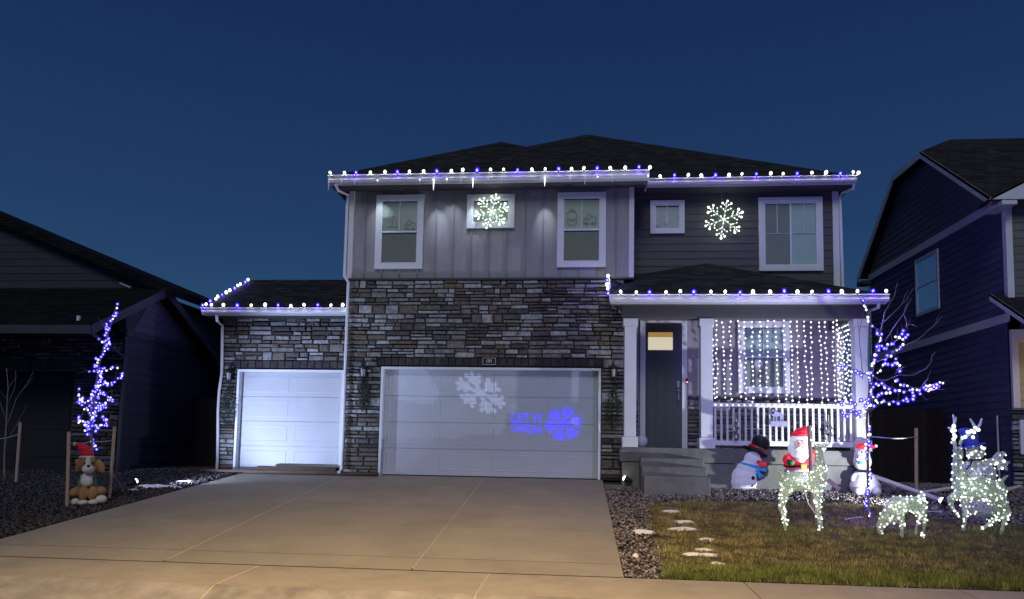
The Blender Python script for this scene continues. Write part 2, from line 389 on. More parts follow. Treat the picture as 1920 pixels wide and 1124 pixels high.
def tag(o, label, cat, group=None):
    o['label'] = label; o['category'] = cat
    if group: o['group'] = group
    return o
def structure(o): o['kind'] = 'structure'; return o
def stuff(o, label=None, cat=None):
    o['kind'] = 'stuff'
    if label: o['label'] = label
    if cat: o['category'] = cat
    return o
def box(name, b, m, parent=None, bevel=0.0): return MB().box(*b).build(name, m, parent, bevel=bevel)

def eval_mesh(o):
    dg = bpy.context.evaluated_depsgraph_get(); dg.update()
    me = bpy.data.meshes.new_from_object(o.evaluated_get(dg)); return me
def blob(name, parts, m, parent=None, voxel=.02, smooth=2, wire=0.0, shade=True):
    """one continuous skin grown round a set of ellipsoids (centre, radii[, rotation])"""
    mb = MB()
    for p in parts: mb.ball(p[0], p[1], 16, 10, p[2] if len(p) > 2 else None)
    off = base_of(parent)
    me = bpy.data.meshes.new(name); me.from_pydata([tuple(Vector(v) - off) for v in mb.v], [], mb.f); me.update()
    o = bpy.data.objects.new(name, me); C.objects.link(o)
    rm = o.modifiers.new('r', 'REMESH'); rm.mode = 'VOXEL'; rm.voxel_size = voxel
    if smooth: sm = o.modifiers.new('s', 'SMOOTH'); sm.iterations = smooth; sm.factor = .5
    if wire: wf = o.modifiers.new('w', 'WIREFRAME'); wf.thickness = wire; wf.use_even_offset = False
    m2 = eval_mesh(o); bpy.data.objects.remove(o); m2.materials.clear(); m2.materials.append(m); m2.name = name
    if shade: m2.polygons.foreach_set('use_smooth', [True] * len(m2.polygons))
    return link(name, m2, parent)
def chain(pts, rs, step=.5):
    out = []
    for i in range(len(pts) - 1):
        a, b = Vector(pts[i]), Vector(pts[i + 1]); ra, rb = rs[i], rs[i + 1]
        n = max(2, int((b - a).length / (min(ra, rb) * step)) + 1)
        for k in range(n + 1):
            t = k / n; r = ra + (rb - ra) * t; out.append((a.lerp(b, t), (r, r, r)))
    return out
def clip(poly, axis, val, keep_gt):
    o = []
    for i in range(len(poly)):
        a, b = poly[i], poly[(i + 1) % len(poly)]
        ia = (a[axis] >= val) == keep_gt or a[axis] == val; ib = (b[axis] >= val) == keep_gt or b[axis] == val
        if ia: o.append(a)
        if ia != ib:
            t = (val - a[axis]) / (b[axis] - a[axis]); o.append(tuple(a[k] + (b[k] - a[k]) * t for k in range(2)))
    return o
def siding(polys, place, nrm, expo, m, parent, name='siding_board', z0=None, t=.014):
    """lap boards: each row of each convex outline is a board of its own; place(u,v) gives the wall point"""
    nrm = Vector(nrm)
    for poly in polys:
        v0 = min(p[1] for p in poly) if z0 is None else z0; v1 = max(p[1] for p in poly)
        k = 0
        while v0 + k * expo < v1:
            a, b = v0 + k * expo, v0 + (k + 1) * expo; k += 1
            q = clip(clip(poly, 1, a, True), 1, b, False)
            if len(q) < 3: continue
            us = [p[0] for p in q]; vs_ = [p[1] for p in q]
            if max(vs_) - min(vs_) < .01 or max(us) - min(us) < .02: continue
            f = [place(*p) + nrm * (.004 + t * (1.15 - (p[1] - a) / expo)) for p in q]; bk = [place(*p) for p in q]
            n = len(q)
            MB().add(f + bk, [tuple(range(n)), tuple(range(n, 2 * n))[::-1]] + [(i, n + i, n + (i + 1) % n, (i + 1) % n) for i in range(n)]).build(name, m, parent)

def stone_layout(x0, x1, z0, z1, rg, hmin=.165, hmax=.24):
    res = []; z = z0
    while z < z1 - .03:
        H = rg.uniform(hmin, hmax)
        if z + H > z1 - .08: H = z1 - z
        x = x0
        while x < x1 - .02:
            Wd = rg.uniform(.32, 1.0)
            if x + Wd > x1 - .15: Wd = x1 - x
            q = rg.random()
            if q < .09:
                rows = [1]; Ws = (.2, .36)
            elif q < .80: s = rg.uniform(.38, .62); rows = [s, 1 - s]; Ws = (.2, .55)
            else: rows = [.34, .33, .33] if H > .2 else [.5, .5]; Ws = (.2, .5)
            zz = z
            for r_ in rows:
                h = H * r_; xx = x
                while xx < x + Wd - .01:
                    w_ = rg.uniform(*Ws)
                    if xx + w_ > x + Wd - .13: w_ = x + Wd - xx
                    res.append((xx, xx + w_, zz, zz + h)); xx += w_
                zz += h
            x += Wd
        z += H
    return res
def stone_mb(mb, s, Y, rg, gap=.011, d0=.022, d1=.06):
    a, b, c, d = s; g = gap * rg.uniform(.6, 1.4)
    a += g; b -= g; c += g; d -= g
    if b - a < .03 or d - c < .015: return mb
    D = rg.uniform(d0, d1); j = lambda q: rg.uniform(-q, q)
    e = min(.02, (d - c) * .2)
    w = (b - a); back = [(a, Y + .01, c), (b, Y + .01, c), (b, Y + .01, d), (a, Y + .01, d)]
    mid = [(a + abs(j(.012)), Y - D * .7, c + abs(j(.008))), (b - abs(j(.012)), Y - D * .7, c + abs(j(.008))), (b - abs(j(.02)), Y - D * .7, d - abs(j(.008))), (a + abs(j(.02)), Y - D * .7, d - abs(j(.008)))]
    fr = [(p[0] + (e if i in (0, 3) else -e), Y - D + j(.007), p[2] + (e if i in (0, 1) else -e)) for i, p in enumerate(mid)]
    return mb.add(back + mid + fr, [(0, 1, 5, 4), (1, 2, 6, 5), (2, 3, 7, 6), (3, 0, 4, 7), (4, 5, 9, 8), (5, 6, 10, 9), (6, 7, 11, 10), (7, 4, 8, 11), (8, 9, 10), (8, 10, 11)])
# ================================================================== GROUND
XDL, XDR = -8.2, .47     # rough drive limits at the garage
def strip_mesh(name, xs, ys, m, dz=0.0, amp=0.0, hole=None, seed=0):
    X, Yv = np.meshgrid(xs, ys)
    vs = []
    for j, y in enumerate(ys):
        for i, x in enumerate(xs):
            z = G(y) + dz
            if amp: z += amp * (mnoise.noise(Vector((x * .9 + seed, y * .9, 0))) + .4 * mnoise.noise(Vector((x * 3, y * 3, seed))))
            vs.append((x, y, z))
    n = len(xs)
    fs = [(j * n + i, j * n + i + 1, (j + 1) * n + i + 1, (j + 1) * n + i) for j in range(len(ys) - 1) for i in range(n - 1)]
    b = MB(); b.add(vs, fs); return b.build(name, m, None, smooth=True)
ysg = list(np.arange(YS, YG, .35)) + [YG, 20, 26, 40, 120, 900]
xsg = [-900, -120, -40, -24, -18] + list(np.arange(-15, 15.1, .5)) + [18, 24, 40, 120, 900]
structure(strip_mesh('ground', xsg, ysg, M['soil'], -.05, .02))
b = MB()
b.add([(-900, YC - .85, G(YC - .85) - .01), (900, YC - .85, G(YC - .85) - .01), (900, -40, G(2) - .05), (-900, -40, G(2) - .05)], [(0, 1, 2, 3)])
structure(b.build('street', M['asphalt']))
b = MB(); b.box(-60, 60, YC - .1, YS, -2, ZS - .07); structure(b.build('sidewalk_base', M['joint']))

# sidewalk slabs, joints run away from the camera
sw = structure(MB().box(-40, 40, YS - .02, YS + .03, -1.6, ZS - .03).build('sidewalk', M['joint']))
jx = [PG(470, 1068).x, PG(918, 1075).x, PG(1390, 1087).x, PG(1780, 1097).x]
edges = [jx[0] - 3.02 * k for k in range(8, 0, -1)] + jx + [jx[3] + 3.02 * k for k in range(1, 9)]
for i in range(len(edges) - 1):
    a, c = edges[i] + .007, edges[i + 1] - .007
    MB().add([(a, YC, G(YC)), (c, YC, G(YC)), (c, YS - .02, G(YS)), (a, YS - .02, G(YS)), (a, YC, G(YC) - .12), (c, YC, G(YC) - .12), (c, YS - .02, G(YS) - .12), (a, YS - .02, G(YS) - .12)],
             [(0, 1, 2, 3), (0, 4, 5, 1), (1, 5, 6, 2), (2, 6, 7, 3), (3, 7, 4, 0)]).build('concrete_slab', M['walk'], sw)
cb = structure(MB().box(-40, 40, YC - .85, YC - .02, -2, ZS - .3).build('curb', M['joint']))
for i in range(len(edges) - 1):
    a, c = edges[i] + .006, edges[i + 1] - .006
    vs = []; ys_ = [YC - .003 - (.85 - .003) * k / 12 for k in range(13)]
    for y in ys_: vs += [(a, y, G(y)), (c, y, G(y))]
    n = len(vs); vs += [(a, y, -2) for y in (ys_[0], ys_[-1])] + [(c, y, -2) for y in (ys_[0], ys_[-1])]
    MB().add(vs, [(2 * k, 2 * k + 1, 2 * k + 3, 2 * k + 2) for k in range(12)]).build('curb_section', M['curb'], cb)
for x in jx[:1] + jx[1:2]:
    MB().tube([(x, y, G(y) - .002) for y in np.linspace(YS - .05, YC - .4, 14)], .008, 5).build('joint_sealant', M['caulk'], sw)

# driveway
dj = [(PG(600, 912), PG(282, 1061)), (PG(900, 907), PG(772, 1068))]
cut_y = [PG(700, 942).y, PG(700, 986).y, PG(700, 1043).y]
def lx(y):   # left edge of the drive
    a, c = PG(402, 901), PG(0, 1011)
    return a.x + (c.x - a.x) * (y - a.y) / (c.y - a.y)
def rx(y):
    a, c = PG(1130, 900), PG(1170, 1078)
    return a.x + (c.x - a.x) * (y - a.y) / (c.y - a.y)
def jxx(k, y):
    a, c = dj[k]; return a.x + (c.x - a.x) * (y - a.y) / (c.y - a.y)
rows = [YG + .1] + cut_y + [YS + .03]
dw = structure(MB().add([(lx(YG + .1) + .03, YG + .1, -.003), (rx(YG + .1) - .03, YG + .1, -.003), (rx(YS) - .03, YS + .02, G(YS + .02) - .004), (lx(YS) + .03, YS + .02, G(YS + .02) - .004)], [(0, 1, 2, 3)]).build('driveway', M['joint']))
dw_g = .009
for r in range(4):
    ya, yb = rows[r], rows[r + 1]
    cols_ = [lambda y: lx(y), lambda y: jxx(0, y), lambda y: jxx(1, y), lambda y: rx(y)]
    for c_ in range(3):
        l0, r0 = cols_[c_], cols_[c_ + 1]
        y0, y1 = ya - (dw_g * 1.6 if r else 0), yb + (dw_g * 1.6 if r < 3 else 0)
        ym = [y0, (y0 + YG) / 2 if y0 > YG else (y0 * .66 + y1 * .34), y0 * .33 + y1 * .67, y1]
        if r == 0: ym[1] = YG
        top = []
        for y in ym: top += [(l0(y) + dw_g, y, G(y)), (r0(y) - dw_g, y, G(y))]
        bot = [(v[0], v[1], v[2] - .11) for v in top]
        fs = [(2 * k, 2 * k + 1, 2 * k + 3, 2 * k + 2) for k in range(3)] + [(2 * k, 2 * k + 2, 8 + 2 * k + 2, 8 + 2 * k) for k in range(3)] + [(2 * k + 1, 8 + 2 * k + 1, 8 + 2 * k + 3, 2 * k + 3) for k in range(3)]
        fs += [(0, 8, 9, 1), (6, 7, 15, 14)]
        MB().add(top + bot, fs).build('concrete_slab', M['concrete'], dw)
for k in (0, 1):
    MB().tube([(jxx(k, y), y, G(y) - .003) for y in np.linspace(YS + .10, YG - .02, 10)], .0085, 5).build('joint_sealant', M['caulk'], dw)

# walk from the drive to the steps
wk = structure(box('path', (rx(16) + .01, PY(1332, 900, 15.6).x, 15.75, YP + .1, -.25, G(15.75) + .03), M['found']))

# ================================================================== MAIN HOUSE
house = thing('main_house', 'two storey grey house with stone veneer, two white garage doors and a front porch', 'house', (PY(1000, 890, YG).x, YG, 0))
H = house
XL = PY(656, 430, YG).x; XRG = PY(1187, 430, YG).x; XR = PY(1570, 430, YW).x
XGs = PY(650, 700, YG).x; XGe = PY(1170, 700, YG).x
XTl = PY(411, 740, YT).x
ZB = PY(920, 523, YG).z                      # where stone meets siding
ZE = PY(917, 338, YG - .45).z                # eave underside
D1 = rect(713, 690, 1126, 896, YG); D0 = rect(443, 694, 643, 893, YT)
D1 = (D1[0], D1[1], 0.0, D1[3]); D0 = (D0[0], D0[1], 0.0, D0[3])
ST = .05
gw = MB()
gw.box(XGs, D1[0], YG, YG + .3, 0, D1[3]); gw.box(D1[1], XGe, YG, YG + .3, 0, D1[3]); gw.box(XGs, XGe, YG, YG + .3, D1[3], ZB)
GW = gw.build('garage_wall', M['mortar'], H)
tw = MB()
ZT = PY(520, 590, YT).z + .1
tw.box(XTl, D0[0], YT, YT + .3, 0, D0[3]); tw.box(XTl, XGs + .05, YT, YT + .3, D0[3], ZT)
TW = tw.build('side_garage_wall', M['mortar'], H)
box('inner_wall', (D0[0] - .2, XGs - .002, YT + .32, YT + .36, 0, ZT), M['room'], H)
box('upper_wall', (XL, XRG, YG + .02, YG + .3, ZB, ZE + .25), M['batten_wall'], H)
MB().box(XGe, XR, YW, YW + .25, -.05, ZE + .2).build('recessed_wall', M['lap_dark'], H)
body = MB(); body.box(XL + .01, XR - .01, YW + .25, 26.5, -.1, ZE + .1); body.box(XL + .01, XRG - .01, YG + .3, YW + .3, ZB, ZE + .1)
body.box(XGs, XGe - .01, YG + .32, YW + .3, 0, ZB); body.box(XTl, XL + .02, YT + .4, 21.4, 0, ZT - .05)
body.build('house_body', M['lap_dark'], H)
# stones of the veneer
rg = random.Random(5)
lint = (PY(708, 690, YG).x, PY(1130, 690, YG).x, D1[3], PY(920, 672, YG).z)
lint0 = (D0[0] - .12, XGs - .01, D0[3], PY(543, 677, YT).z)
regs = [(XGs, XGe, lint[3], ZB - .03, YG), (XGs, lint[0], D1[3], lint[3], YG), (lint[1], XGe, D1[3], lint[3], YG), (XGs, D1[0] - .01, .03, D1[3], YG), (D1[1] + .01, XGe, .03, D1[3], YG),
        (XTl, XGs - .01, lint0[3], ZT - .1, YT), (XTl, D0[0] - .02, .03, lint0[3], YT)]
allst = []
for i, (a, c, d, e, Y) in enumerate(regs):
    allst += [(s, Y) for s in stone_layout(a, c, d, e, rg)]
yw_reg = [(PY(1288, 780, YW).x, PY(1600, 780, YW).x, .25, PY(1300, 748, YW).z, YW), (XGe + .05, PY(1198, 780, YW).x, .25, PY(1200, 748, YW).z, YW)]
for (a, c, d, e, Y) in yw_reg: allst += [(s, Y) for s in stone_layout(a, c, d, e, rg)]
allst.sort(key=lambda q: -(q[0][1] - q[0][0]) * (q[0][3] - q[0][2]) - (.0 if q[1] < 17.4 else -.05))
rest = MB(); n_named = 0
for s, Y in allst:
    if n_named < 300:
        stone_mb(MB(), s, Y, rg).build('stone', M['stone'], {YG: GW, YT: TW}.get(Y, H)); n_named += 1
    else: stone_mb(rest, s, Y, rg)
stuff(rest.build('small_stone', M['stone'], H))
MB().box(PY(1288, 780, YW).x, PY(1600, 780, YW).x, YW - .09, YW, PY(1300, 748, YW).z, PY(1300, 744, YW).z).build('stone_cap', M['trimdark'], H)
# soldier courses
def soldier(a, c, d, e, Y, n, p):
    for i in range(n):
        x0 = a + (c - a) * i / n; x1 = a + (c - a) * (i + 1) / n
        MB().box(x0 + .008, x1 - .008, Y - .055 - rg.uniform(0, .008), Y + .01, d + .012, e - .012).build('brick', M['brick'], p, bevel=.004)
soldier(lint[0], lint[1], lint[2] + .03, lint[3], YG, 31, GW)
soldier(lint0[0], lint0[1], lint0[2] + .03, lint0[3], YT, 16, TW)
M['batten'] = mat('shadow_grey_batten', (.25, .24, .255), .75, .07)  # darker than the boards, their joint shadow put into the colour
# battens and trim on the upper front wall
px_b = [685, 718, 750.5, 784, 817, 850.5, 884, 918, 951, 985, 1018.5, 1052, 1087, 1121, 1155]
for x in px_b:
    X = PY(x, 430, YG).x
    blocks = [(PY(x, 523, YG).z + .02, ZE + .2)]
    for (a, bb, c, d) in ((705, 367, 794, 505), (876, 366, 965, 429), (1045, 362, 1136, 502)):
        if a - 2 < x < c + 2:
            blocks = [(ZB + .02, PY(x, d, YG).z), (PY(x, bb, YG).z, ZE + .2)]
    for z0, z1 in blocks: MB().box(X - .022, X + .020, YG - .006, YG + .021, z0, z1).build('batten', M['batten'], H)
MB().box(XL - .02, XRG + .02, YG - .075, YG + .02, ZB - .035, ZB + .005).build('stone_ledge', M['trimdark'], H)
MB().box(XL - .03, XL + .09, YG - .03, YG + .02, ZB + .006, ZE + .1).build('corner_trim', M['white'], H)
MB().box(XRG - .09, XRG + .02, YG - .03, YG + .02, ZB + .006, ZE + .1).build('corner_trim', M['white'], H)
MB().box(XL - .03, XL + .011, YG + .02, YG + .15, ZB, ZE + .1).build('corner_trim', M['white'], H)
MB().box(XR - .11, XR + .03, YW - .035, YW, 2.4, ZE + .1).build('corner_trim', M['white'], H)
# dark lap siding on the recessed upper wall, taupe below the porch roof
z_pr = PY(1400, 556, YW).z
siding([[(XRG + .0, z_pr), (XR - .11, z_pr), (XR - .11, ZE + .12), (XRG, ZE + .12)]], lambda u, v: Vector((u, YW, v)), (0, -1, 0), .18, M['lap_dark'], H)
zw = PY(1300, 744, YW).z; zbm1_ = PY(1400, 567, YP - .12).z
xd0, xd1 = PY(1199, 700, YW).x, PY(1289, 700, YW).x
siding([[(xd1, zw), (XR - .02, zw), (XR - .02, zbm1_ - .02), (xd1, zbm1_ - .02)]], lambda u, v: Vector((u, YW, v)), (0, -1, 0), .18, M['lap_taupe'], H)
MB().box(XGe + .0, xd0, YW - .03, YW, 0.2, zbm1_ - .05).build('porch_panel', M['lap_taupe'], H)
MB().box(PY(1569, 680, YW).x, PY(1581, 680, YW).x, YW - .06, YW, zw, zbm1_ - .1).build('corner_trim', M['white'], H)

# windows ------------------------------------------------------------
def window(r, Y, style, parent=None, tw_=10, blindm='blind', low='screen', pl=None):
    """trim frame > sashes, panes, muntins, blind; pl maps (u, depth outward, v) to a point for walls that do not face the street"""
    if pl is None:
        a, c, d, e = rect(*r, Y); pl = lambda u, o, v: (u, Y - o, v); t = tw_ / 84
    else: a, c, d, e = r; t = tw_
    def bx(mb, u0, u1, o0, o1, v0, v1):
        q = [pl(u, o, v) for v in (v0, v1) for (u, o) in ((u0, o1), (u1, o1), (u1, o0), (u0, o0))]
        return mb.add(q, [(0, 3, 2, 1), (4, 5, 6, 7), (0, 1, 5, 4), (1, 2, 6, 5), (2, 3, 7, 6), (3, 0, 4, 7)])
    f = MB(); o1 = .055
    bx(f, a, c, 0, o1, e - t, e); bx(f, a, c, 0, o1, d, d + t); bx(f, a, a + t, 0, o1 - .001, d + t, e - t); bx(f, c - t, c, 0, o1 - .001, d + t, e - t)
    fo = f.build('window', M['frame'], parent)
    A, Cc, Dd, E = a + t, c - t, d + t, e - t; s = .035
    def frame_rect(u0, u1, v0, v1, o):
        q = MB(); bx(q, u0, u1, o - .02, o, v1 - s, v1); bx(q, u0, u1, o - .02, o, v0, v0 + s); bx(q, u0, u0 + s, o - .02, o - .0005, v0 + s, v1 - s); bx(q, u1 - s, u1, o - .02, o - .0005, v0 + s, v1 - s)
        q.build('sash', M['frame'], fo)
        g = MB(); bx(g, u0 + s, u1 - s, o - .014, o - .010, v0 + s, v1 - s); g.build('pane', M['glass'], fo)
    def bl(u0, u1, v0, v1, m):
        q = MB(); bx(q, u0, u1, .003, .008, v0, v1); q.build('blind', M[m], fo)
    def mun(u0, u1, v0, v1, o=.024):
        q = MB(); bx(q, u0, u1, o - .008, o, v0, v1); q.build('muntin', M['frame'], fo)
    mu, mv = (A + Cc) / 2, (Dd + E) / 2
    if style == 'hung':
        frame_rect(A, Cc, mv - .02, E, .042); frame_rect(A, Cc, Dd, mv + .02, .034)
        mun(mu - .009, mu + .009, mv + s, E - s, .036)
        bl(A, Cc, mv, E - .05, blindm); bl(A, Cc, Dd, mv, low)
    elif style == 'fixed':
        frame_rect(A, Cc, Dd, E, .040); mun(mu - .009, mu + .009, Dd + s, E - s, .034); bl(A, Cc, Dd, E - .06, blindm); bl(A, Cc, E - .06, E, 'room')
    elif style == 'slider':
        frame_rect(A, mu + .02, Dd, E, .034); frame_rect(mu - .02, Cc, Dd, E, .042)
        for (u0, u1, o) in ((A + s, mu - s, .028), (mu + s, Cc - s, .036)):
            um = (u0 + u1) / 2; vm = mv + (E - mv) * .02
            mun(um - .008, um + .008, vm, E - s, o); mun(u0, u1, vm - .009, vm + .009, o - .009)
        bl(A, mu, Dd, E, low); bl(mu, Cc, Dd, E, blindm)
    return fo
w1 = window((705, 367, 794, 505), YG, 'hung', H); w3 = window((1045, 362, 1136, 502), YG, 'hung', H)
w2 = window((876, 366, 965, 429), YG, 'fixed', H)
w4 = window((1219, 377, 1283, 439), YW - .024, 'fixed', H, tw_=8); w5 = window((1422, 371, 1542, 509), YW - .024, 'slider', H, blindm='blind_pale')
w6 = window((1383, 603, 1480, 738), YW - .024, 'hung', H, blindm='blind_pale')
# outline clings on the upper panes
def cling(par, px0, py0, scale, kind):
    q = MB()
    def L(pts, r=.006): q.tube([PY(px0 + x * scale, py0 + y * scale, YG - .038) for x, y in pts], r, 4)
    if kind == 'face':
        L([(10 * math.cos(t), 9 * math.sin(t) - 1) for t in np.linspace(0, 2 * PI, 16)]); L([(-8, 3), (-9, 12), (-3, 17), (3, 17), (9, 12), (8, 3)]); L([(-6, -8), (0, -13), (7, -9)]); L([(-4, 4), (0, 6), (4, 4)])
    elif kind == 'truck':
        L([(-12, 6), (-12, -2), (0, -2), (3, -7), (10, -7), (12, 0), (12, 6), (-12, 6)]); L([(-7 + 3 * math.cos(t), 7 + 3 * math.sin(t)) for t in np.linspace(0, 2 * PI, 9)]); L([(7 + 3 * math.cos(t), 7 + 3 * math.sin(t)) for t in np.linspace(0, 2 * PI, 9)]); L([(-9, -3), (-2, -13), (4, -6)])
    else:
        for s_ in (-1, 1): L([(s_ * 9, 10), (s_ * 8, 0), (s_ * 3, -10), (0, 6), (0, 12)])
        L([(-10, 11), (10, 11)])
    q.build('cling', M['cling'], par)
cling(w3, 1072, 405, 1.0, 'face'); cling(w3, 1106, 412, 1.0, 'truck'); cling(w1, 734, 413, 1.0, 'tree'); cling(w1, 769, 423, .9, 'truck')
# ornaments on the sill of the small square window and the tree behind the porch window
q = MB()
for x_, y_, r_ in ((1232, 420, .05), (1250, 415, .07), (1247, 405, .05), (1270, 412, .03), (1270, 404, .02)): q.ball(PY(x_, y_, YW - .042), (r_, .01, r_ * 1.5), 8, 6)
q.build('ornament', M['frame'], w4)

# garage doors -------------------------------------------------------
def garage_door(Dr, Y, ncol, dep):
    a, c, d, e = Dr; t = .055
    f = MB(); f.box(a - .0, a + t, Y - .07, Y + dep, d, e); f.box(c - t, c, Y - .07, Y + dep, d, e); f.box(a + t, c - t, Y - .07, Y + dep, e - t, e)
    f.build('garage_door_frame', M['white'], H)
    a += t; c -= t; e -= t; h = (e - d - .02) / 4
    m = MB()
    for k in range(4): m.box(a + .004, c - .004, Y + dep, Y + dep + .05, d + .02 + k * h + .004, d + .02 + (k + 1) * h - .004)
    m.box(a, c, Y + dep + .02, Y + dep + .06, d, e)
    gd = m.build('garage_door', M['garage'], H)
    wc = (c - a) / ncol
    for k in range(4):
        for i in range(ncol):
            x0, x1 = a + i * wc + .09, a + (i + 1) * wc - .09; z0, z1 = d + .02 + k * h + .11, d + .02 + (k + 1) * h - .11
            y = Y + dep; g = .014
            # a pressed long panel: a groove round a raised field
            vs = [(x0, y - .0008, z0), (x1, y - .0008, z0), (x1, y - .0008, z1), (x0, y - .0008, z1)]
            vs += [(x0 + g, y - .0062, z0 + g), (x1 - g, y - .0062, z0 + g), (x1 - g, y - .0062, z1 - g), (x0 + g, y - .0062, z1 - g)]
            g2 = g * 2.2; vs += [(x0 + g2, y - .003, z0 + g2), (x1 - g2, y - .003, z0 + g2), (x1 - g2, y - .003, z1 - g2), (x0 + g2, y - .003, z1 - g2)]
            fs = [(i_, (i_ + 1) % 4, 4 + (i_ + 1) % 4, 4 + i_) for i_ in range(4)] + [(4 + i_, 4 + (i_ + 1) % 4, 8 + (i_ + 1) % 4, 8 + i_) for i_ in range(4)] + [(8, 9, 10, 11)]
            MB().add(vs, fs).build('door_panel', M['garage'], gd)
    box('bottom_seal', (a, c, Y + dep - .005, Y + dep + .05, d + .001, d + .02), M['black'], gd)
    return gd
garage_door(D1, YG, 4, .11); garage_door(D0, YT, 2, .11)

# front door ---------------------------------------------------------
x0, x1, z0, z1 = rect(1200, 597, 1288, 820, YW)
zf = .245                                    # door sill
f = MB(); t = .12
f.box(x0, x0 + t, YW - .06, YW, zf, z1); f.box(x1 - t, x1, YW - .06, YW, zf, z1); f.box(x0 + t, x1 - t, YW - .06, YW, z1 - t, z1); f.box(x0 + .02, x1 - .02, YW - .07, YW - .0, zf, zf + .12)
f.build('door_frame', M['white'], H)
fd = box('front_door', (x0 + t, x1 - t, YW - .03, YW - .001, zf + .12, z1 - t), M['door'], H)
wx0, wx1, wz0, wz1 = rect(1215, 624, 1261, 657, YW)
MB().box(wx0 - .02, wx1 + .02, YW - .036, YW - .031, wz0 - .02, wz1 + .02).build('pane_frame', M['door'], fd)
MB().box(wx0, wx1, YW - .040, YW - .0365, wz0, wz1 - .115).build('pane', M['pane_warm'], fd)
MB().box(wx0, wx1, YW - .040, YW - .0365, wz1 - .114, wz1).build('shade', M['pane_amber'], fd)
pz0, pz1 = zf + .3, PY(1240, 690, YW).z
for i in range(3):
    a = wx0 - .05 + i * (wx1 - wx0 + .1) / 3
    MB().box(a + .02, a + (wx1 - wx0 + .1) / 3 - .02, YW - .050, YW - .0305, pz0, pz1).build('raised_panel', M['door'], fd, bevel=.008)
MB().box(x0 + t + .05, x1 - t - .05, YW - .044, YW - .03, wz0 - .12, wz0 - .07).build('shelf_moulding', M['door'], fd)
hx = PY(1271, 730, YW).x
q = MB(); q.box(hx - .03, hx + .03, YW - .06, YW - .03, PY(1271, 727, YW).z, PY(1271, 715, YW).z)
q.tube([(hx, YW - .05, PY(1271, 735, YW).z), (hx, YW - .10, PY(1271, 740, YW).z), (hx, YW - .10, PY(1271, 750, YW).z), (hx, YW - .05, PY(1271, 757, YW).z)], .013, 8)
q.ball((hx, YW - .07, PY(1271, 733, YW).z), .028, 10, 8); q.build('handle', M['metal'], fd)
MB().box(x0 + t, x1 - t, YW - .058, YW - .054, zf + .125, z1 - t).build('storm_glass', M['glass_storm'], fd)
dbx = PY(1287, 716, YW)
db = MB().box(dbx.x - .025, dbx.x + .025, YW - .085, YW - .06, dbx.z - .06, dbx.z + .07).build('doorbell', M['black'], H, bevel=.008)
MB().ball((dbx.x, YW - .086, dbx.z - .02), (.016, .006, .016), 10, 6).build('button_light', M['b_bell'], db)

# porch ---------------------------------------------------------------
xp = [rect(1171, 600, 1191, 838, YP), rect(1312, 600, 1335, 838, YP), rect(1599, 600, 1625, 838, YP)]
zpf = PY(1300, 841, YP - .1).z; zbm0 = PY(1400, 598, YP - .12).z; zbm1 = PY(1400, 567, YP - .12).z
PXL, PXR = PY(1166, 850, YP).x, PY(1612, 850, YP).x + .12
fo = MB(); fo.box(PXL, PXR, YP - .14, YW, -.6, zpf - .31); fo.box(PXL - .05, PXR + .04, YP - .17, YW, zpf - .30, zpf)
fo.build('porch_floor', M['found'], H, bevel=.01)
box('door_step', (PY(1193, 830, 16.9).x, PY(1303, 830, 16.9).x, 16.95, YW, zpf, zf + .0), M['found'], H, bevel=.012)
for i, (a, c, _, _) in enumerate(xp):
    w_ = .25; m_ = (a + c) / 2
    po = MB().box(m_ - w_ / 2, m_ + w_ / 2, YP - .125, YP + .125, zpf, zbm0).build('porch_post', M['white'], H, bevel=.006)
    MB().box(m_ - .165, m_ + .165, YP - .165, YP + .165, zpf + .001, zpf + .22).build('post_base', M['white'], po, bevel=.008)
    MB().box(m_ - .155, m_ + .155, YP - .155, YP + .155, zbm0 - .16, zbm0 - .001).build('post_cap', M['white'], po, bevel=.008)
bmn = MB(); bmn.box(PXL - .02, PXR + .02, YP - .13, YP + .13, zbm0, zbm1 + .05); bmn.box(PXR - .24, PXR + .018, YP + .13, YW, zbm0, zbm1 + .05)
bmn.build('porch_beam', M['beam'], H)
box('porch_ceiling', (PXL, PXR - .25, YP + .13, YW, zbm1 - .08, zbm1 - .04), M['lap_taupe'], H)
# railing: front run and right return
def railing(p0, p1, n, zt, zb, lab=None):
    p0 = Vector(p0); p1 = Vector(p1); d = (p1 - p0).normalized(); nn = Vector((-d.y, d.x, 0))
    def bar(mb, a, bb, w_, za, zc):
        q = [a - nn * w_, bb - nn * w_, bb + nn * w_, a + nn * w_]
        return mb.add([(v.x, v.y, za) for v in q] + [(v.x, v.y, zc) for v in q], [(0, 3, 2, 1), (4, 5, 6, 7), (0, 1, 5, 4), (1, 2, 6, 5), (2, 3, 7, 6), (3, 0, 4, 7)])
    ro = bar(MB(), p0, p1, .045, zt - .09, zt).build('railing', M['white'], H, bevel=.006)
    bar(MB(), p0, p1, .035, zb, zb + .10).build('bottom_rail', M['white'], ro)
    for i in range(n):
        c = p0.lerp(p1, (i + .5) / n)
        bar(MB(), c - d * .021, c + d * .021, .021, zb + .101, zt - .091).build('baluster', M['white'], ro)
zt, zb = PY(1460, 757, YP).z, PY(1460, 837, YP).z
railing((xp[1][1], YP, 0), (xp[2][0], YP, 0), 23, zt, zb)
railing((PXR - .12, YP + .13, 0), (PXR - .12, YW - .02, 0), 9, zt, zb)
# steps
for (pxa, pxb, pt, pb, Yf, Yb) in ((1201, 1320, 860, 876, 15.58, YP - .14), (1203, 1326, 876, 894, 15.28, YP - .14), (1207, 1332, 894, 914, 14.98, YP - .14)):
    a, c, d, e = rect(pxa, pt, pxb, pb, Yf); d = -.9
    box('step', (a, c, Yf, Yb - .002 * (Yf - 15), d, e), M['found'], H, bevel=.018)

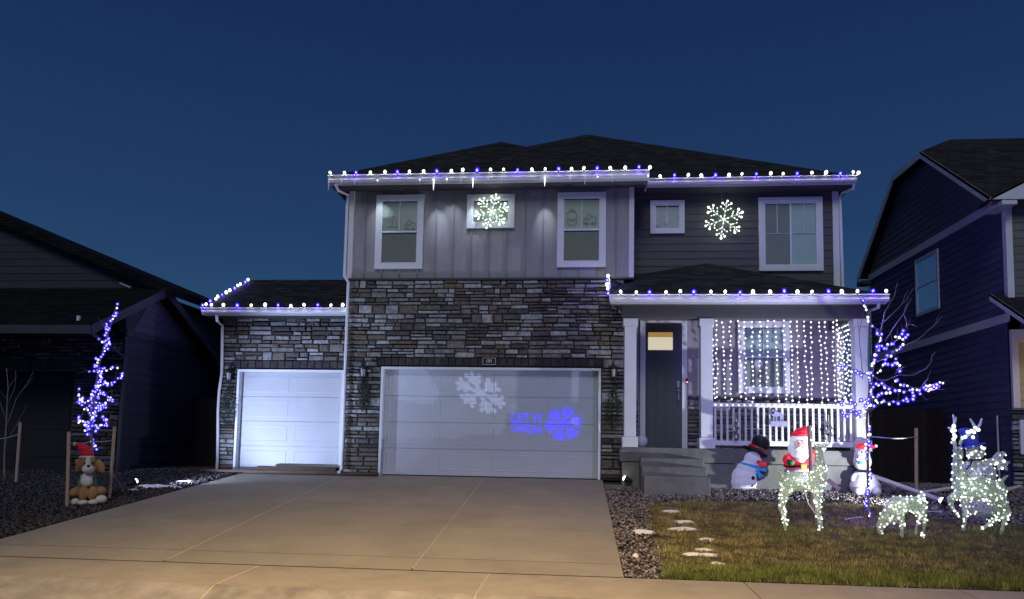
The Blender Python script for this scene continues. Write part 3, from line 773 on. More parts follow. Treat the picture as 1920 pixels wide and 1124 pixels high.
# gutters, fascia, roofs ----------------------------------------------
def gutter(xa, xb, Y, zt_, h=.125, name='gutter', fas=.09):
    prof = [(0, 0), (0, -h), (-.075, -h), (-.10, -h * .72), (-.085, -h * .45), (-.125, -h * .12), (-.125, 0)]
    MB().prism([(xa, Y + a, zt_ + b_) for a, b_ in prof], (xb - xa, 0, 0)).build(name, M['gutter'], H)
    MB().box(xa + .02, xb - .02, Y + .001, Y + .03, zt_ - h - fas * .5, zt_ - .01).build('fascia', M['white'], H)
eYf, eYr, eYp, eYt = YG - .45, YW - .45, YP - .42, YT - .45
F1 = PY(618, 331, eYf); F2 = PY(1217, 320, eYf); zf_ = PY(917, 327, eYf).z
R1x = PY(1209, 340, eYr).x; R2 = PY(1604, 331, eYr); zr_ = PY(1405, 335, eYr).z
P1x = PY(1143, 556, eYp).x; P2x = PY(1664, 553, eYp).x; zp_ = PY(1400, 554, eYp).z
T1x = PY(381, 582, eYt).x; T2x = XGs - .02; zt_ = PY(510, 579, eYt).z
gutter(F1.x, F2.x, eYf, zf_, .155); gutter(R1x, R2.x, eYr, zr_, .13); gutter(P1x, P2x, eYp, zp_, .14); gutter(T1x, T2x, eYt, zt_, .12)
pitch = .60
def on_plane(px, py, Ye, Ze, p):
    d = ray(px, py); t = (Ze - EYE.z - p * (Ye - EYE.y)) / (d.z - p * d.y); return EYE + d * t
A = on_plane(1101, 254, eYr, zr_, pitch); Pk = on_plane(940, 268, eYf, zf_, pitch)
B = A + Vector((0, 4.5, 0)); yq = eYr + (Pk.z - zr_) / pitch; Q = Vector((Pk.x, yq + .3, Pk.z))
lo = .0
def roofmesh(faces, name, par=H, th=.05):
    mb = MB()
    for f_ in faces: mb.add(f_, [tuple(range(len(f_)))])
    o = mb.build(name, M['roof'], par)
    so = o.modifiers.new('solid', 'SOLIDIFY'); so.thickness = th; so.offset = 0
    return o
V = Vector
E1 = V((F1.x, eYr, zr_)); E2 = V((R2.x + .02, eYr - .06, zr_ - .03)); F1e = V((F1.x, eYf - .06, zf_ - .03)); F2e = V((F2.x, eYf - .06, zf_ - .03))
yb_ = 26.9
mainroof = roofmesh([[V((E1.x, eYr - .06, zr_ - .03)), E2, A], [V((E1.x, eYr, zr_)), A, B, V((E1.x, yb_, zr_))], [E2, V((E2.x, yb_, zr_ - .03)), B, A], [V((E1.x, yb_, zr_)), B, V((E2.x, yb_, zr_))],
          ], 'roof')
roofmesh([[F1e, F2e, Pk], [F2e, V((F2.x, eYr, zf_)), Q, Pk], [F1e, Pk, Q, V((F1.x, eYr + .3, zf_))]], 'front_hip_roof')
sf = MB(); sf.box(F1.x + .02, F2.x - .02, eYf + .03, YG + .02, zf_ - .20, zf_ - .17); sf.box(F2.x - .3, R2.x - .02, eYr + .03, YW, zr_ - .19, zr_ - .16)
sf.box(F1.x + .02, XL, YG + .02, 26.5, zf_ - .20, zf_ - .17); sf.box(XR, R2.x - .02, YW, 26.5, zr_ - .19, zr_ - .16)
sf.box(P1x + .03, P2x - .03, eYp + .03, YP - .13, zp_ - .18, zp_ - .15); sf.box(PXR + .02, P2x - .03, YP - .13, YW, zp_ - .18, zp_ - .15); sf.box(T1x + .03, XGs, eYt + .03, YT, zt_ - .17, zt_ - .14)
sf.build('soffit', M['soffit'], H)
MB().box(F1.x + .0, F1.x + .03, eYf, yb_ - .4, zf_ - .16, zf_ - .01).build('fascia', M['white'], H)
MB().box(F2.x - .03, F2.x + .0, eYf + .01, eYr, zf_ - .16, zf_ - .01).build('fascia', M['white'], H)
MB().box(R2.x - .03, R2.x + .0, eYr, yb_ - .4, zr_ - .16, zr_ - .03).build('fascia', M['white'], H)
MB().box(P2x - .03, P2x, eYp, YW, zp_ - .16, zp_ - .01).build('fascia', M['white'], H)
# porch roof, hipped against the wall
P0 = PY(1325, 496, YW - .02); WL = PY(1187, 519, YW - .02); WR = V((P2x - .35, YW + .3, zp_ + .02)); Wl0 = V((P1x, YG - .001, PY(1137, 521, YG).z))
pe1 = V((P1x, eYp - .06, zp_ - .03)); pe2 = V((P2x, eYp - .06, zp_ - .03))
roofmesh([[pe1, pe2, P0], [pe1, P0, V((WL.x, YW - .02, WL.z)), Wl0], [pe2, V((P2x, YW + .4, zp_ - .02)), P0]], 'porch_roof')
MB().prism([pe1, V((P1x, YG - .06, Wl0.z)), V((P1x, YG - .06, Wl0.z - .16)), pe1 - V((0, 0, .14))], (.03, 0, 0)).build('rake_board', M['white'], H)
# side garage roof: a gable with its end to the left
rk = on_plane(478, 527, eYt, zt_, .5); yk = rk.y; zk = rk.z
roofmesh([[V((T1x, eYt - .06, zt_ - .03)), V((XGs, eYt - .06, zt_ - .03)), V((XGs, yk, zk)), V((T1x, yk, zk))], [V((T1x, yk, zk)), V((XGs, yk, zk)), V((XGs, 2 * yk - eYt, zt_)), V((T1x, 2 * yk - eYt, zt_))]], 'side_garage_roof')
MB().prism([V((T1x, eYt - .05, zt_ - .04)), V((T1x, yk, zk - .02)), V((T1x, yk, zk - .18)), V((T1x, eYt - .05, zt_ - .16))], (.03, 0, 0)).build('rake_board', M['white'], H)
MB().prism([V((XTl, YT, 0)), V((XTl, 2 * yk - YT, 0)), V((XTl, 2 * yk - YT, zt_ - .1)), V((XTl, yk, zk - .2)), V((XTl, YT, zt_ - .1))], (.02, 0, 0)).build('gable_wall', M['lap_dark'], H)
# downspouts
def spout(pts, r=.034): MB().tube(pts, r, 8).build('downspout', M['gutter'], H)
s0 = PY(628, 345, eYf - .02); s1 = PY(650, 365, YG - .08)
spout([s0, PY(634, 358, eYf + .05), PY(652, 366, YG - .1), V((XL - .06, YG - .09, s1.z - .3)), V((XL - .06, YG - .09, ZB + .05)), V((XGs + .0, YG - .12, ZB - .1)), V((XGs + .0, YG - .12, .12)), V((XGs, YG - .3, .06))])
s0 = PY(1601, 345, eYr - .02)
spout([s0, PY(1600, 354, eYr + .05), PY(1580, 362, YW - .06), PY(1575, 370, YW - .06), V((XR + .07, YW - .07, 5.0)), V((XR + .07, YW - .07, zp_ + .25))])
s0 = PY(1648, 570, eYp - .02)
spout([s0, PY(1647, 577, eYp + .03), PY(1628, 584, YP), PY(1626, 596, YP), V((PXR + .02, YP + .05, 2.0)), V((PXR + .02, YP + .05, -.05))])
s0 = PY(406, 592, eYt - .02)
spout([s0, PY(407, 602, eYt), PY(417, 612, YT - .09), PY(416, 700, YT - .09), PY(411, 735, YT - .09), PY(409, 770, YT - .09), PY(408, 860, YT - .09), PY(406, 893, YT - .09)])
M['lglass'] = mat('frosted_lantern_glass', (.45, .47, .48), .5, .1)
# wall lanterns
for (px, py, Y) in ((429, 703, YT), (681, 696, YG), (1150, 696, YG)):
    c = PY(px, py, Y - .18); k = .10
    la = MB().lathe([(.001, .21), (.02, .19), (.025, .15), (.10, .09), (.105, .075)], c, 6).lathe([(.09, -.15), (.06, -.17), (.02, -.22), (.001, -.22)], c, 6)
    for q_ in range(6):
        a = q_ * PI / 3; la.tube([c + V((.095 * math.cos(a), .095 * math.sin(a), .08)), c + V((.072 * math.cos(a), .072 * math.sin(a), -.15))], .007, 4)
    la.tube([c + V((0, 0, .15)), c + V((0, .1, .24)), c + V((0, .17, .05))], .012, 6); la.box(c.x - .05, c.x + .05, Y - .07, Y - .03, c.z - .1, c.z + .1)
    lo_ = la.build('lantern', M['black'], H)
    MB().lathe([(.040, -.12), (.055, .04)], c, 6).build('lantern_glass', M['lglass'], lo_)
# house number plaque
x0, x1, z0, z1 = rect(906, 672, 930, 685, YG)
pq = box('house_number_plate', (x0, x1, YG - .085, YG - .06, z0, z1), M['black'], H)
q = MB(); e_ = .008
q.box(x0, x1, YG - .092, YG - .0855, z1 - e_, z1); q.box(x0, x1, YG - .092, YG - .0855, z0, z0 + e_); q.box(x0, x0 + e_, YG - .0915, YG - .0855, z0 + e_, z1 - e_); q.box(x1 - e_, x1, YG - .0915, YG - .0855, z0 + e_, z1 - e_)
q.build('plate_border', M['wire_w'], pq)
def text(body, cx_, y, cz, h, m, par, name, sx=1.0):
    cu = bpy.data.curves.new(name, 'FONT'); cu.body = body; cu.align_x = 'CENTER'; cu.align_y = 'CENTER'; cu.size = h * 1.4; cu.extrude = .002; cu.offset = .0016
    t_ = bpy.data.objects.new(name, cu); C.objects.link(t_); me = eval_mesh(t_); bpy.data.objects.remove(t_)
    me.transform(Matrix.Translation(V((cx_, y, cz)) - base_of(par)) @ Matrix.Rotation(PI / 2, 4, 'X') @ Matrix.Scale(sx, 4, (1, 0, 0)))
    me.materials.clear(); me.materials.append(m); return link(name, me, par)
text('191', (x0 + x1) / 2, YG - .088, (z0 + z1) / 2, .085, M['wire_w'], pq, 'house_number', .85)
# ================================================================== NEIGHBOURS
XLN = -10.65
ln = thing('neighbour_house', 'dark unlit house with low garage gable at the left edge of the photo', 'house', (XLN - 3, 16.2, 0))
YL0, YLb = 16.25, 20.7
xr_ = XLN + .33
rb = PX(409, 668, xr_); rp = PX(314, 541, xr_); fy = 2 * rp.y - rb.y; fz = rb.z
zE = fz + .0
def PLX(u, v): return V((XLN, u, v))
k_ = (rp.z - fz) / (rp.y - fy)
MB().prism([V((XLN, YL0, -.3)), V((XLN, YLb, -.1)), V((XLN, YLb, fz + k_ * (rb.y - YLb) - .1)), V((XLN, rp.y, rp.z - .12)), V((XLN, YL0, fz + k_ * (YL0 - fy) - .1))], (-.2, 0, 0)).build('side_wall', M['lap_left'], ln)
zband = fz + .12
siding([[(YL0 + .1, -.2), (YLb, -.2), (YLb, zband - .1), (YL0 + .1, zband - .1)]], PLX, (1, 0, 0), .19, M['lap_left'], ln)
siding([[(YL0 + .25, zband + .06), (YLb - .15, zband + .06), (rp.y, rp.z - .16)]], PLX, (1, 0, 0), .19, M['gable_left'], ln)
MB().box(XLN, XLN + .04, YL0, YLb, zband - .1, zband + .06).build('band_board', M['trimdark'], ln)
MB().box(XLN - .03, XLN + .03, YL0 - .03, YL0 + .1, -.3, fz).build('corner_trim', M['trimdark'], ln)
def slab(faces, name, par, th=.14, m='roof'):
    if par is ln: m = 'dark_roof'
    mb = MB()
    for f_ in faces: mb.add(f_, [tuple(range(len(f_)))])
    o = mb.build(name, M[m], par); so = o.modifiers.new('s', 'SOLIDIFY'); so.thickness = th; so.offset = -1
    return o
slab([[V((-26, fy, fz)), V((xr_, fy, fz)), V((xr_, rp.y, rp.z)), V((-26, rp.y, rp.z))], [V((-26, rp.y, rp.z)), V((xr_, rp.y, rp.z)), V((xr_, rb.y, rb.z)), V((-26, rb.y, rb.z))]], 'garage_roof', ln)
MB().box(-26, xr_, fy - .1, fy, fz - .2, fz - .02).build('gutter', M['trimdark'], ln)
MB().tube([V((xr_ - .1, fy - .02, fz - .1)), V((XLN + .06, YL0 - .1, fz - .5)), V((XLN + .06, YL0 - .1, .1))], .04, 8).build('downspout', M['trimdark'], ln)
MB().box(XLN + .04, XLN + .13, YLb - .1, YLb, -.1, fz - .2).build('downspout', M['trimdark'], ln)
MB().box(XLN, xr_, YLb - .15, rb.y, rb.z - .28, rb.z - .15).build('eave_return', M['trimdark'], ln)
MB().prism([V((xr_, fy, fz)), V((xr_, rp.y, rp.z)), V((xr_, rb.y, rb.z)), V((xr_, rb.y, rb.z - .2)), V((xr_, rp.y, rp.z - .2)), V((xr_, fy, fz - .2))], (.03, 0, 0)).build('rake_board', M['trimdark'], ln)
# front stone wall with the dark garage opening
gx1 = PY(137, 740, YL0).x; gz = PY(70, 692, YL0).z
fw = MB(); fw.box(-24, XLN - .03, YL0, YL0 + .2, gz, fz + .1); fw.box(gx1, XLN - .03, YL0, YL0 + .2, -.4, gz); fw.box(-24, gx1 - 5, YL0, YL0 + .2, -.4, gz)
FW = fw.build('front_wall', M['mortar'], ln)
rg2 = random.Random(8)
zl0 = PY(70, 675, YL0).z
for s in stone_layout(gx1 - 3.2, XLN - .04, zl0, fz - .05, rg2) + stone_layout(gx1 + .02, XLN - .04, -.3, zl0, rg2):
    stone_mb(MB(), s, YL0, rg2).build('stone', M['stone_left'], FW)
for i in range(26):
    x = gx1 - .17 * i; MB().box(x - .16, x, YL0 - .05, YL0, gz + .01, zl0 - .01).build('brick', M['brick'], FW)
gdl = MB().box(gx1 - 5, gx1, YL0 + .2, YL0 + .25, -.5, gz).build('garage_door', M['dark_panel'], ln)
for k in range(4):
    for i in range(4):
        MB().box(gx1 - 4.9 + i * 1.22, gx1 - 3.85 + i * 1.22, YL0 + .185, YL0 + .2, -.35 + k * .63, .12 + k * .63).build('door_panel', M['dark_panel'], gdl)
MB().box(gx1 - 5, gx1 + .06, YL0 - .07, YL0 - .0, gz - .06, gz).build('door_head_trim', M['trimdark'], ln)
# upper storey gable facing the street
YU = rp.y + .25
u0, u1 = PY(0, 403, YU - .35), PY(328, 541, YU - .35)
sl = (u1.z - u0.z) / (u1.x - u0.x); xa = -24
za = u1.z + sl * (xa - u1.x)
MB().prism([V((xa, YU, 2)), V((XLN, YU, 2)), V((XLN, YU, u1.z + sl * (XLN - u1.x) - .12)), V((xa, YU, za - .12))], (0, .2, 0)).build('upper_wall', M['lap_left'], ln)
siding([[(xa + 6, rp.z - .5), (XLN, rp.z - .5), (XLN, u1.z + sl * (XLN - u1.x) - .14), (xa + 6, u1.z + sl * (xa + 6 - u1.x) - .14)]], lambda u, v: V((u, YU, v)), (0, -1, 0), .19, M['lap_left'], ln)
slab([[V((xa, YU - .35, za)), V((u1.x, YU - .35, u1.z)), V((u1.x, YU + 9, u1.z)), V((xa, YU + 9, za))]], 'upper_roof', ln, .2)
MB().box(XLN - .1, XLN, YU, YU + 9, -.1, u1.z - .1).build('upper_side_wall', M['lap_left'], ln)
MB().prism([PY(224, 529, YU - .03), PY(245, 538, YU - .03), PY(245, 541, YU - .03), PY(224, 532, YU - .03)], (0, .03, 0)).build('vent_trim', M['white'], ln)
MB().lathe([(.04, 0), (.04, .12)], PY(147, 603, fy + .3), 8).build('vent_pipe', M['white'], ln)

# right neighbour ----------------------------------------------------
XRN = 9.5
rn = thing('neighbour_house', 'navy two storey house lit purple on its side wall at the right edge', 'house', (XRN + 3, 16.5, 0))
xo = XRN - .32
o1, o2, o3, o4 = PX(1606, 522, xo), PX(1672, 330, xo), PX(1725, 285, xo), PX(1857, 371, xo)
zt2 = (o2.z + o3.z) / 2; o2.z = o3.z = zt2
yR0 = PX(1888, 450, XRN).y; yRb = PX(1632, 600, XRN).y
MB().box(XRN, XRN + .2, yR0, yRb, -.6, o4.z + .0).build('side_wall', M['lap_right'], rn)
zb1 = PX(1875, 380, XRN).z; zb2 = PX(1855, 607, XRN).z
pl_r = lambda u, v: V((XRN, u, v))
wq = [PX(1717, 490, XRN), PX(1762, 466, XRN), PX(1764, 580, XRN), PX(1721, 594, XRN)]
wy0, wy1 = wq[2].y, wq[3].y; wz0, wz1 = (wq[3].z + wq[2].z) / 2, (wq[0].z + wq[1].z) / 2
siding([[(yR0 + .1, zb2 + .1), (yRb, zb2 + .1), (yRb, zb1 - .1), (yR0 + .1, zb1 - .1)]], pl_r, (-1, 0, 0), .18, M['lap_right'], rn)
siding([[(yR0 + .1, -.4), (yRb, -.4), (yRb, zb2 - .1), (yR0 + .1, zb2 - .1)]], pl_r, (-1, 0, 0), .18, M['lap_right'], rn)
gp = [(o1.y - .25, zb1 + .1), (o4.y + .25, zb1 + .1), (o3.y, zt2 - .1), (o2.y, zt2 - .1)]
MB().prism([V((XRN, a, b_)) for a, b_ in gp], (.2, 0, 0)).build('gable_wall', M['gable_right'], rn)
siding([gp], pl_r, (-1, 0, 0), .18, M['gable_right'], rn)
MB().box(XRN - .05, XRN, yR0, yRb, zb1 - .1, zb1 + .1).build('band_board', M['white'], rn)
MB().box(XRN - .05, XRN, yR0, yRb, zb2 - .1, zb2 + .1).build('band_board', M['white'], rn)
MB().box(XRN - .04, XRN + .1, yR0 - .04, yR0 + .1, zb2 + .1, zb1 - .1).build('corner_trim', M['white'], rn)
MB().box(XRN - .04, XRN + .02, yRb - .1, yRb, -.2, zb1 - .1).build('corner_trim', M['white'], rn)
window((wy0, wy1, wz0, wz1), 0, 'hung', rn, tw_=.07, blindm='screen', low='room', pl=lambda u, o, v: (XRN - o, u, v))
def band(a, c, w_, name='rake_board', m='white'):
    MB().prism([a, c, c - V((0, 0, w_)), a - V((0, 0, w_))], (.04, 0, 0)).build(name, M[m], rn)
band(o1, o2, .2); band(o2, o3, .17); band(o3, o4, .2)
XE = 24; rid = on_plane(1781, 262, o4.y, o4.z, (zt2 - o4.z) / (o3.y - o4.y))
rb2 = V((XE, rid.y, rid.z))
kk = (zt2 - o1.z) / (o1.y - o2.y)
slab([[o3, o4, V((XE, o4.y, o4.z)), rb2, rid]], 'roof', rn, .06)
slab([[o2, o3, rid]], 'hip_roof', rn, .06)
slab([[o1, o2, rid, rb2, V((XE, o1.y, o1.z))]], 'back_roof', rn, .06)
MB().box(xo, XRN, yR0 - .45, yR0 + .3, o4.z - .3, o4.z - .21).build('eave_return', M['white'], rn)
MB().box(xo, XRN, o1.y - .5, o1.y, o1.z - .3, o1.z - .18).build('eave_return', M['trimdark'], rn)
# front face
MB().box(XRN, XE, yR0, yR0 + .2, -.6, o4.z).build('front_wall', M['lap_front_right'], rn)
siding([[(XRN + .11, zb2), (XE - 8, zb2), (XE - 8, zb1), (XRN + .11, zb1)]], lambda u, v: V((u, yR0, v)), (0, -1, 0), .18, M['lap_front_right'], rn)
g0, g1 = PY(1857, 372, yR0 - .45), PY(1960, 320, yR0 - .45)
MB().prism([g0, g1, g1 - V((0, 0, .32)), V((g1.x, g1.y, g0.z - .02)), g0 - V((0, 0, .02))], (0, .05, 0)).build('front_gable_board', M['white'], rn)
slab([[g0, g1, V((g1.x, g1.y + 3, g1.z)), V((g0.x, g0.y + .3, g0.z))]], 'front_gable_roof', rn, .04)
p0, p1 = PX(1855, 551, xo), PX(1925, 598, xo)
slab([[p0, p1, V((XE, p1.y, p1.z)), V((XE, p0.y, p0.z))]], 'porch_roof', rn, .05)
band(p0, p1, .16)
bz0, bz1 = PY(1900, 640, yR0 - .1).z, PY(1900, 618, yR0 - .1).z
MB().box(XRN - .03, XE, yR0 - .1, yR0, bz0, bz1).build('porch_beam', M['white'], rn)
sz = PY(1905, 765, yR0 - .1).z
MB().box(XRN - .03, XRN + .11, yR0 - .08, yR0, sz, bz0).build('corner_trim', M['white'], rn)
siding([[(XRN + .12, sz), (XRN + 6, sz), (XRN + 6, bz0), (XRN + .12, bz0)]], lambda u, v: V((u, yR0, v)), (0, -1, 0), .18, M['lap_yellow'], rn)
MB().box(XRN - .1, XRN + 6, yR0 - .13, yR0, sz - .05, sz).build('stone_cap', M['yell'] if 'yell' in M else M['found'], rn)
for s in stone_layout(XRN - .06, XRN + 1.6, -.35, sz - .05, rg2): stone_mb(MB(), s, yR0, rg2).build('stone', M['stone'], rn)
wnx = PY(1908, 820, yR0).x
window((wnx, wnx + 1.2, PY(1910, 852, yR0).z, PY(1910, 788, yR0).z), 0, 'hung', rn, tw_=.06, blindm='frame', low='frame', pl=lambda u, o, v: (u, yR0 - .06 - o, v))
MB().tube([V((XRN - .08, yR0 + .5, -.3)), V((XRN - .08, yR0 + .5, 1.6))], .02, 6).build('conduit', M['pvc'], rn)
lc = V((XRN + 1.3, yR0 - .35, 2.5))
la = MB().lathe([(.001, .2), (.09, .1), (.09, -.12), (.001, -.16)], lc, 8).box(lc.x - .02, lc.x + .02, lc.y, yR0, lc.z - .02, lc.z + .02).build('lantern', M['black'], rn)
pd = bpy.data.lights.new('porch_lamp', 'POINT'); pd.energy = 26; pd.color = (1, .68, .34); pd.shadow_soft_size = .06
po = bpy.data.objects.new('porch_lamp', pd); C.objects.link(po); po.parent = la; po.location = lc + V((-.02, -.13, 0)) - base_of(la)

# fences --------------------------------------------------------------
def fence(a, c, h, label, zg=0.0):
    t = thing('wood_fence', label, 'fence', (a[0], a[1], zg))
    a = V((a[0], a[1], zg)); c = V((c[0], c[1], zg)); L = (c - a).length; d = (c - a).normalized(); n = V((d.y, -d.x, 0))
    N = int(L / .145)
    for i in range(N):
        p = a + d * (i * .145); q = p + d * .137; hh = h + rnd.uniform(-.012, .012)
        w_ = [p, q, q + n * .018, p + n * .018]
        MB().prism([v + V((0, 0, -.3)) for v in w_], (0, 0, hh + .3)).build('picket', M['fence'], t)
    for z in (.3, h - .3):
        w_ = [a - n * .002, c - n * .002, c - n * .04, a - n * .04]; MB().prism([v + V((0, 0, z)) for v in w_], (0, 0, .09)).build('fence_rail', M['fence'], t)
    return t
fence((XLN + .02, PX(222, 747, XLN).y - 0.0 if False else 19.4), (XTl, 18.9), 1.85, 'dark board fence closing the gap left of the side garage')
fence((XR + .0, 21.5), (XRN, 20.2), 1.85, 'dark board fence between the main house and the navy house')

# ================================================================== GROUND COVER
def inpoly(x, y, P_):
    ins = np.zeros(x.shape, bool); n = len(P_)
    for i in range(n):
        (x1, y1), (x2, y2) = P_[i], P_[(i + 1) % n]
        cond = ((y1 > y) != (y2 > y)) & (x < (x2 - x1) * (y - y1) / (y2 - y1 + 1e-12) + x1); ins ^= cond
    return ins
rs = np.random.default_rng(4)
def Gv(y): return np.where(y >= YG, 0.0, -SLOPE * (YG - y))
lawn_px = [(1214, 948), (1300, 941), (1400, 937), (1560, 938), (1665, 952), (1760, 975), (1850, 985), (1925, 983)]
lawn = [(PG(a, c_).x, PG(a, c_).y) for a, c_ in lawn_px]
lawn = [(PG(1251, 1083).x, YS + .01)] + [(PG(1238, 1035).x, PG(1238, 1035).y), (PG(1222, 990).x, PG(1222, 990).y)] + lawn + [(16, lawn[-1][1]), (16, YS + .01)]
turf_h = lambda x, y: .035 * math.sin(x * .8 + 1) * math.sin(y * 1.1)
# lawn base
b = MB(); gx = np.arange(1, 16.2, .2); gy = np.arange(YS + .01, 14.4, .2)
gxx, gyy = np.meshgrid(gx, gy)
idx = {}
for j, y in enumerate(gy):
    for i, x in enumerate(gx): idx[(i, j)] = len(b.v); b.v.append((x, y, G(y) + .0 + .018 * mnoise.noise(V((x * 1.5, y * 1.5, 2)))))
for j in range(len(gy) - 1):
    for i in range(len(gx) - 1):
        if inpoly(np.array([gx[i] + .1]), np.array([gy[j] + .1]), lawn)[0]: b.f.append((idx[(i, j)], idx[(i + 1, j)], idx[(i + 1, j + 1)], idx[(i, j + 1)]))
structure(b.build('lawn', M['turf'], None, smooth=True))

def npmesh(name, verts, faces_n, nper, m, cols=None):
    me = bpy.data.meshes.new(name); nv = len(verts)
    me.vertices.add(nv); me.vertices.foreach_set('co', verts.astype(np.float32).ravel())
    nf = len(faces_n); me.loops.add(nf * nper); me.loops.foreach_set('vertex_index', faces_n.astype(np.int32).ravel())
    me.polygons.add(nf); me.polygons.foreach_set('loop_start', np.arange(0, nf * nper, nper, dtype=np.int32)); me.polygons.foreach_set('loop_total', np.full(nf, nper, np.int32))
    me.update(calc_edges=True); me.validate()
    if cols is not None:
        ca = me.color_attributes.new('tint', 'FLOAT_COLOR', 'POINT'); ca.data.foreach_set('color', cols.astype(np.float32).ravel())
    me.materials.append(m); o = bpy.data.objects.new(name, me); C.objects.link(o); return o
mg, ng, bgn = new_mat('grass_blades'); bgn.inputs['Roughness'].default_value = .8; bgn.inputs['Specular IOR Level'].default_value = .1
at = ng.nodes.new('ShaderNodeAttribute'); at.attribute_name = 'tint'; ng.links.new(at.outputs['Color'], bgn.inputs['Base Color'])
NB = 230000
x = rs.uniform(1, 13, NB); y = YS - .02 + (14.4 - YS) * rs.random(NB) ** 1.25
k = inpoly(x + rs.normal(0, .05, NB) + .12 * np.sin(y * 3.1 + 1) * np.sin(y * 7.3), y + rs.normal(0, .05, NB) + .10 * np.sin(x * 2.3) * np.sin(x * 5.9), lawn) & (y > YS - .0)
x, y = x[k], y[k]; n = len(x)
def vnoise(x, y, s, seed):
    X = x * s + seed * 17.3; Y = y * s + seed * 7.7; xi = np.floor(X).astype(int); yi = np.floor(Y).astype(int); fx, fy = X - xi, Y - yi
    fx = fx * fx * (3 - 2 * fx); fy = fy * fy * (3 - 2 * fy)
    hsh = lambda a, b: np.modf(np.abs(np.sin(a * 127.1 + b * 311.7 + seed) * 43758.5453))[0]
    return (hsh(xi, yi) * (1 - fx) + hsh(xi + 1, yi) * fx) * (1 - fy) + (hsh(xi, yi + 1) * (1 - fx) + hsh(xi + 1, yi + 1) * fx) * fy
nz = .5 * vnoise(x, y * 2.2, 1.1, 1) + .3 * vnoise(x, y * 2, 3.1, 2) + .2 * vnoise(x, y, 9, 3)
edge = np.clip(1.25 - (y - YS) / (.55 + .5 * vnoise(x, y, 1.3, 12)), 0, 1)
green = np.clip((nz - .38) * 2.2, 0, 1) * .55 + edge * .9 + rs.normal(0, .12, n); green = np.clip(green, 0, 1)
tuft = vnoise(x, y * 1.6, 5.5, 7) * .6 + vnoise(x, y * 1.3, 13, 8) * .4
h = rs.uniform(.018, .045, n) * (1 + .7 * edge) * (.25 + 1.8 * tuft); ang = rs.uniform(0, 2 * PI, n); wd = rs.uniform(.003, .008, n)
lean = rs.uniform(.0, .03, n) * 1.4; la_ = rs.uniform(0, 2 * PI, n)
zg_ = Gv(y) - .003
c0 = np.stack([x - wd * np.cos(ang), y - wd * np.sin(ang), zg_], 1); c1 = np.stack([x + wd * np.cos(ang), y + wd * np.sin(ang), zg_], 1)
c2 = np.stack([x + lean * np.cos(la_), y + lean * np.sin(la_), zg_ + h], 1)
vv = np.stack([c0, c1, c2], 1).reshape(-1, 3)
brown = np.array([.19, .155, .070]); tanc = np.array([.35, .29, .14]); grn = np.array([.135, .165, .045])
mixb = np.clip(rs.random(n) * .6 + nz * .5 - .1, 0, 1)[:, None]
col = (brown * (1 - mixb) + tanc * mixb) * (1 - green[:, None]) + grn * green[:, None]; col *= rs.uniform(.45, 1.45, (n, 1)) * (.30 + 1.55 * tuft[:, None])
col = np.concatenate([np.repeat(col, 3, 0), np.ones((3 * n, 1))], 1)
stuff(npmesh('grass', vv, np.arange(3 * n).reshape(-1, 3), 3, mg, col), 'patchy brown and green dormant grass of the front lawn', 'grass')

def gravel(name, n, xr, yr, keep, smin, smax, m, dz=-.012):
    x = rs.uniform(*xr, n); y = rs.uniform(*yr, n); k = keep(x, y); x, y = x[k], y[k]; n = len(x)
    cube = np.array([(-1, -1, -1), (1, -1, -1), (1, 1, -1), (-1, 1, -1), (-1, -1, 1), (1, -1, 1), (1, 1, 1), (-1, 1, 1)], float)
    fc = np.array([(0, 3, 2, 1), (4, 5, 6, 7), (0, 1, 5, 4), (1, 2, 6, 5), (2, 3, 7, 6), (3, 0, 4, 7)])
    s = rs.uniform(smin, smax, (n, 1, 1)) * rs.uniform(.6, 1.25, (n, 1, 3)) * np.array([1, .8, .6])
    v = cube[None] * (.62 + rs.uniform(-.28, .22, (n, 8, 3))) * s
    a = rs.uniform(0, 2 * PI, n); t = rs.uniform(-.6, .6, n)
    ca, sa, ct, st = np.cos(a)[:, None], np.sin(a)[:, None], np.cos(t)[:, None], np.sin(t)[:, None]
    X = v[..., 0] * ct - v[..., 2] * st; Z = v[..., 0] * st + v[..., 2] * ct; Y = v[..., 1]
    v = np.stack([X * ca - Y * sa + x[:, None], X * sa + Y * ca + y[:, None], Z + (Gv(y) + dz + rs.uniform(-.005, .03, n))[:, None]], 2)
    f = (fc[None] + (np.arange(n) * 8)[:, None, None]).reshape(-1, 4)
    return npmesh(name, v.reshape(-1, 3), f, 4, m)
def bed(x, y):
    xr1 = rx(0) + 0 * x
    r_ = np.array([rx(q) for q in (YS, YG)]); rr = r_[0] + (r_[1] - r_[0]) * (y - YS) / (YG - YS)
    return (x > rr + .005) & ~inpoly(x, y, lawn) & (y > YS + .03) & ~((x > PXL - .1) & (x < PXR + .1) & (y > YP - .2)) & ~((x < 2.95) & (y > 15.75)) & ~((x > XRN) & (y > yR0))
stuff(gravel('gravel', 52000, (.4, 14), (YS, 18.5), bed, .018, .036, M['gravel']), 'brown river gravel beside the drive and under the porch', 'gravel')
def bedl(x, y):
    a, c = PG(402, 901), PG(0, 1011); l_ = a.x + (c.x - a.x) * (y - a.y) / (c.y - a.y)
    return (x < l_ - .005) & (y > YS + .03) & ~((x < XLN + .1) & (y > YL0 - .1))
stuff(gravel('gravel', 46000, (-17, -7.9), (YS, 19), bedl, .022, .042, M['gravel_dark']), 'shade-darkened river gravel in the yard left of the drive', 'gravel')

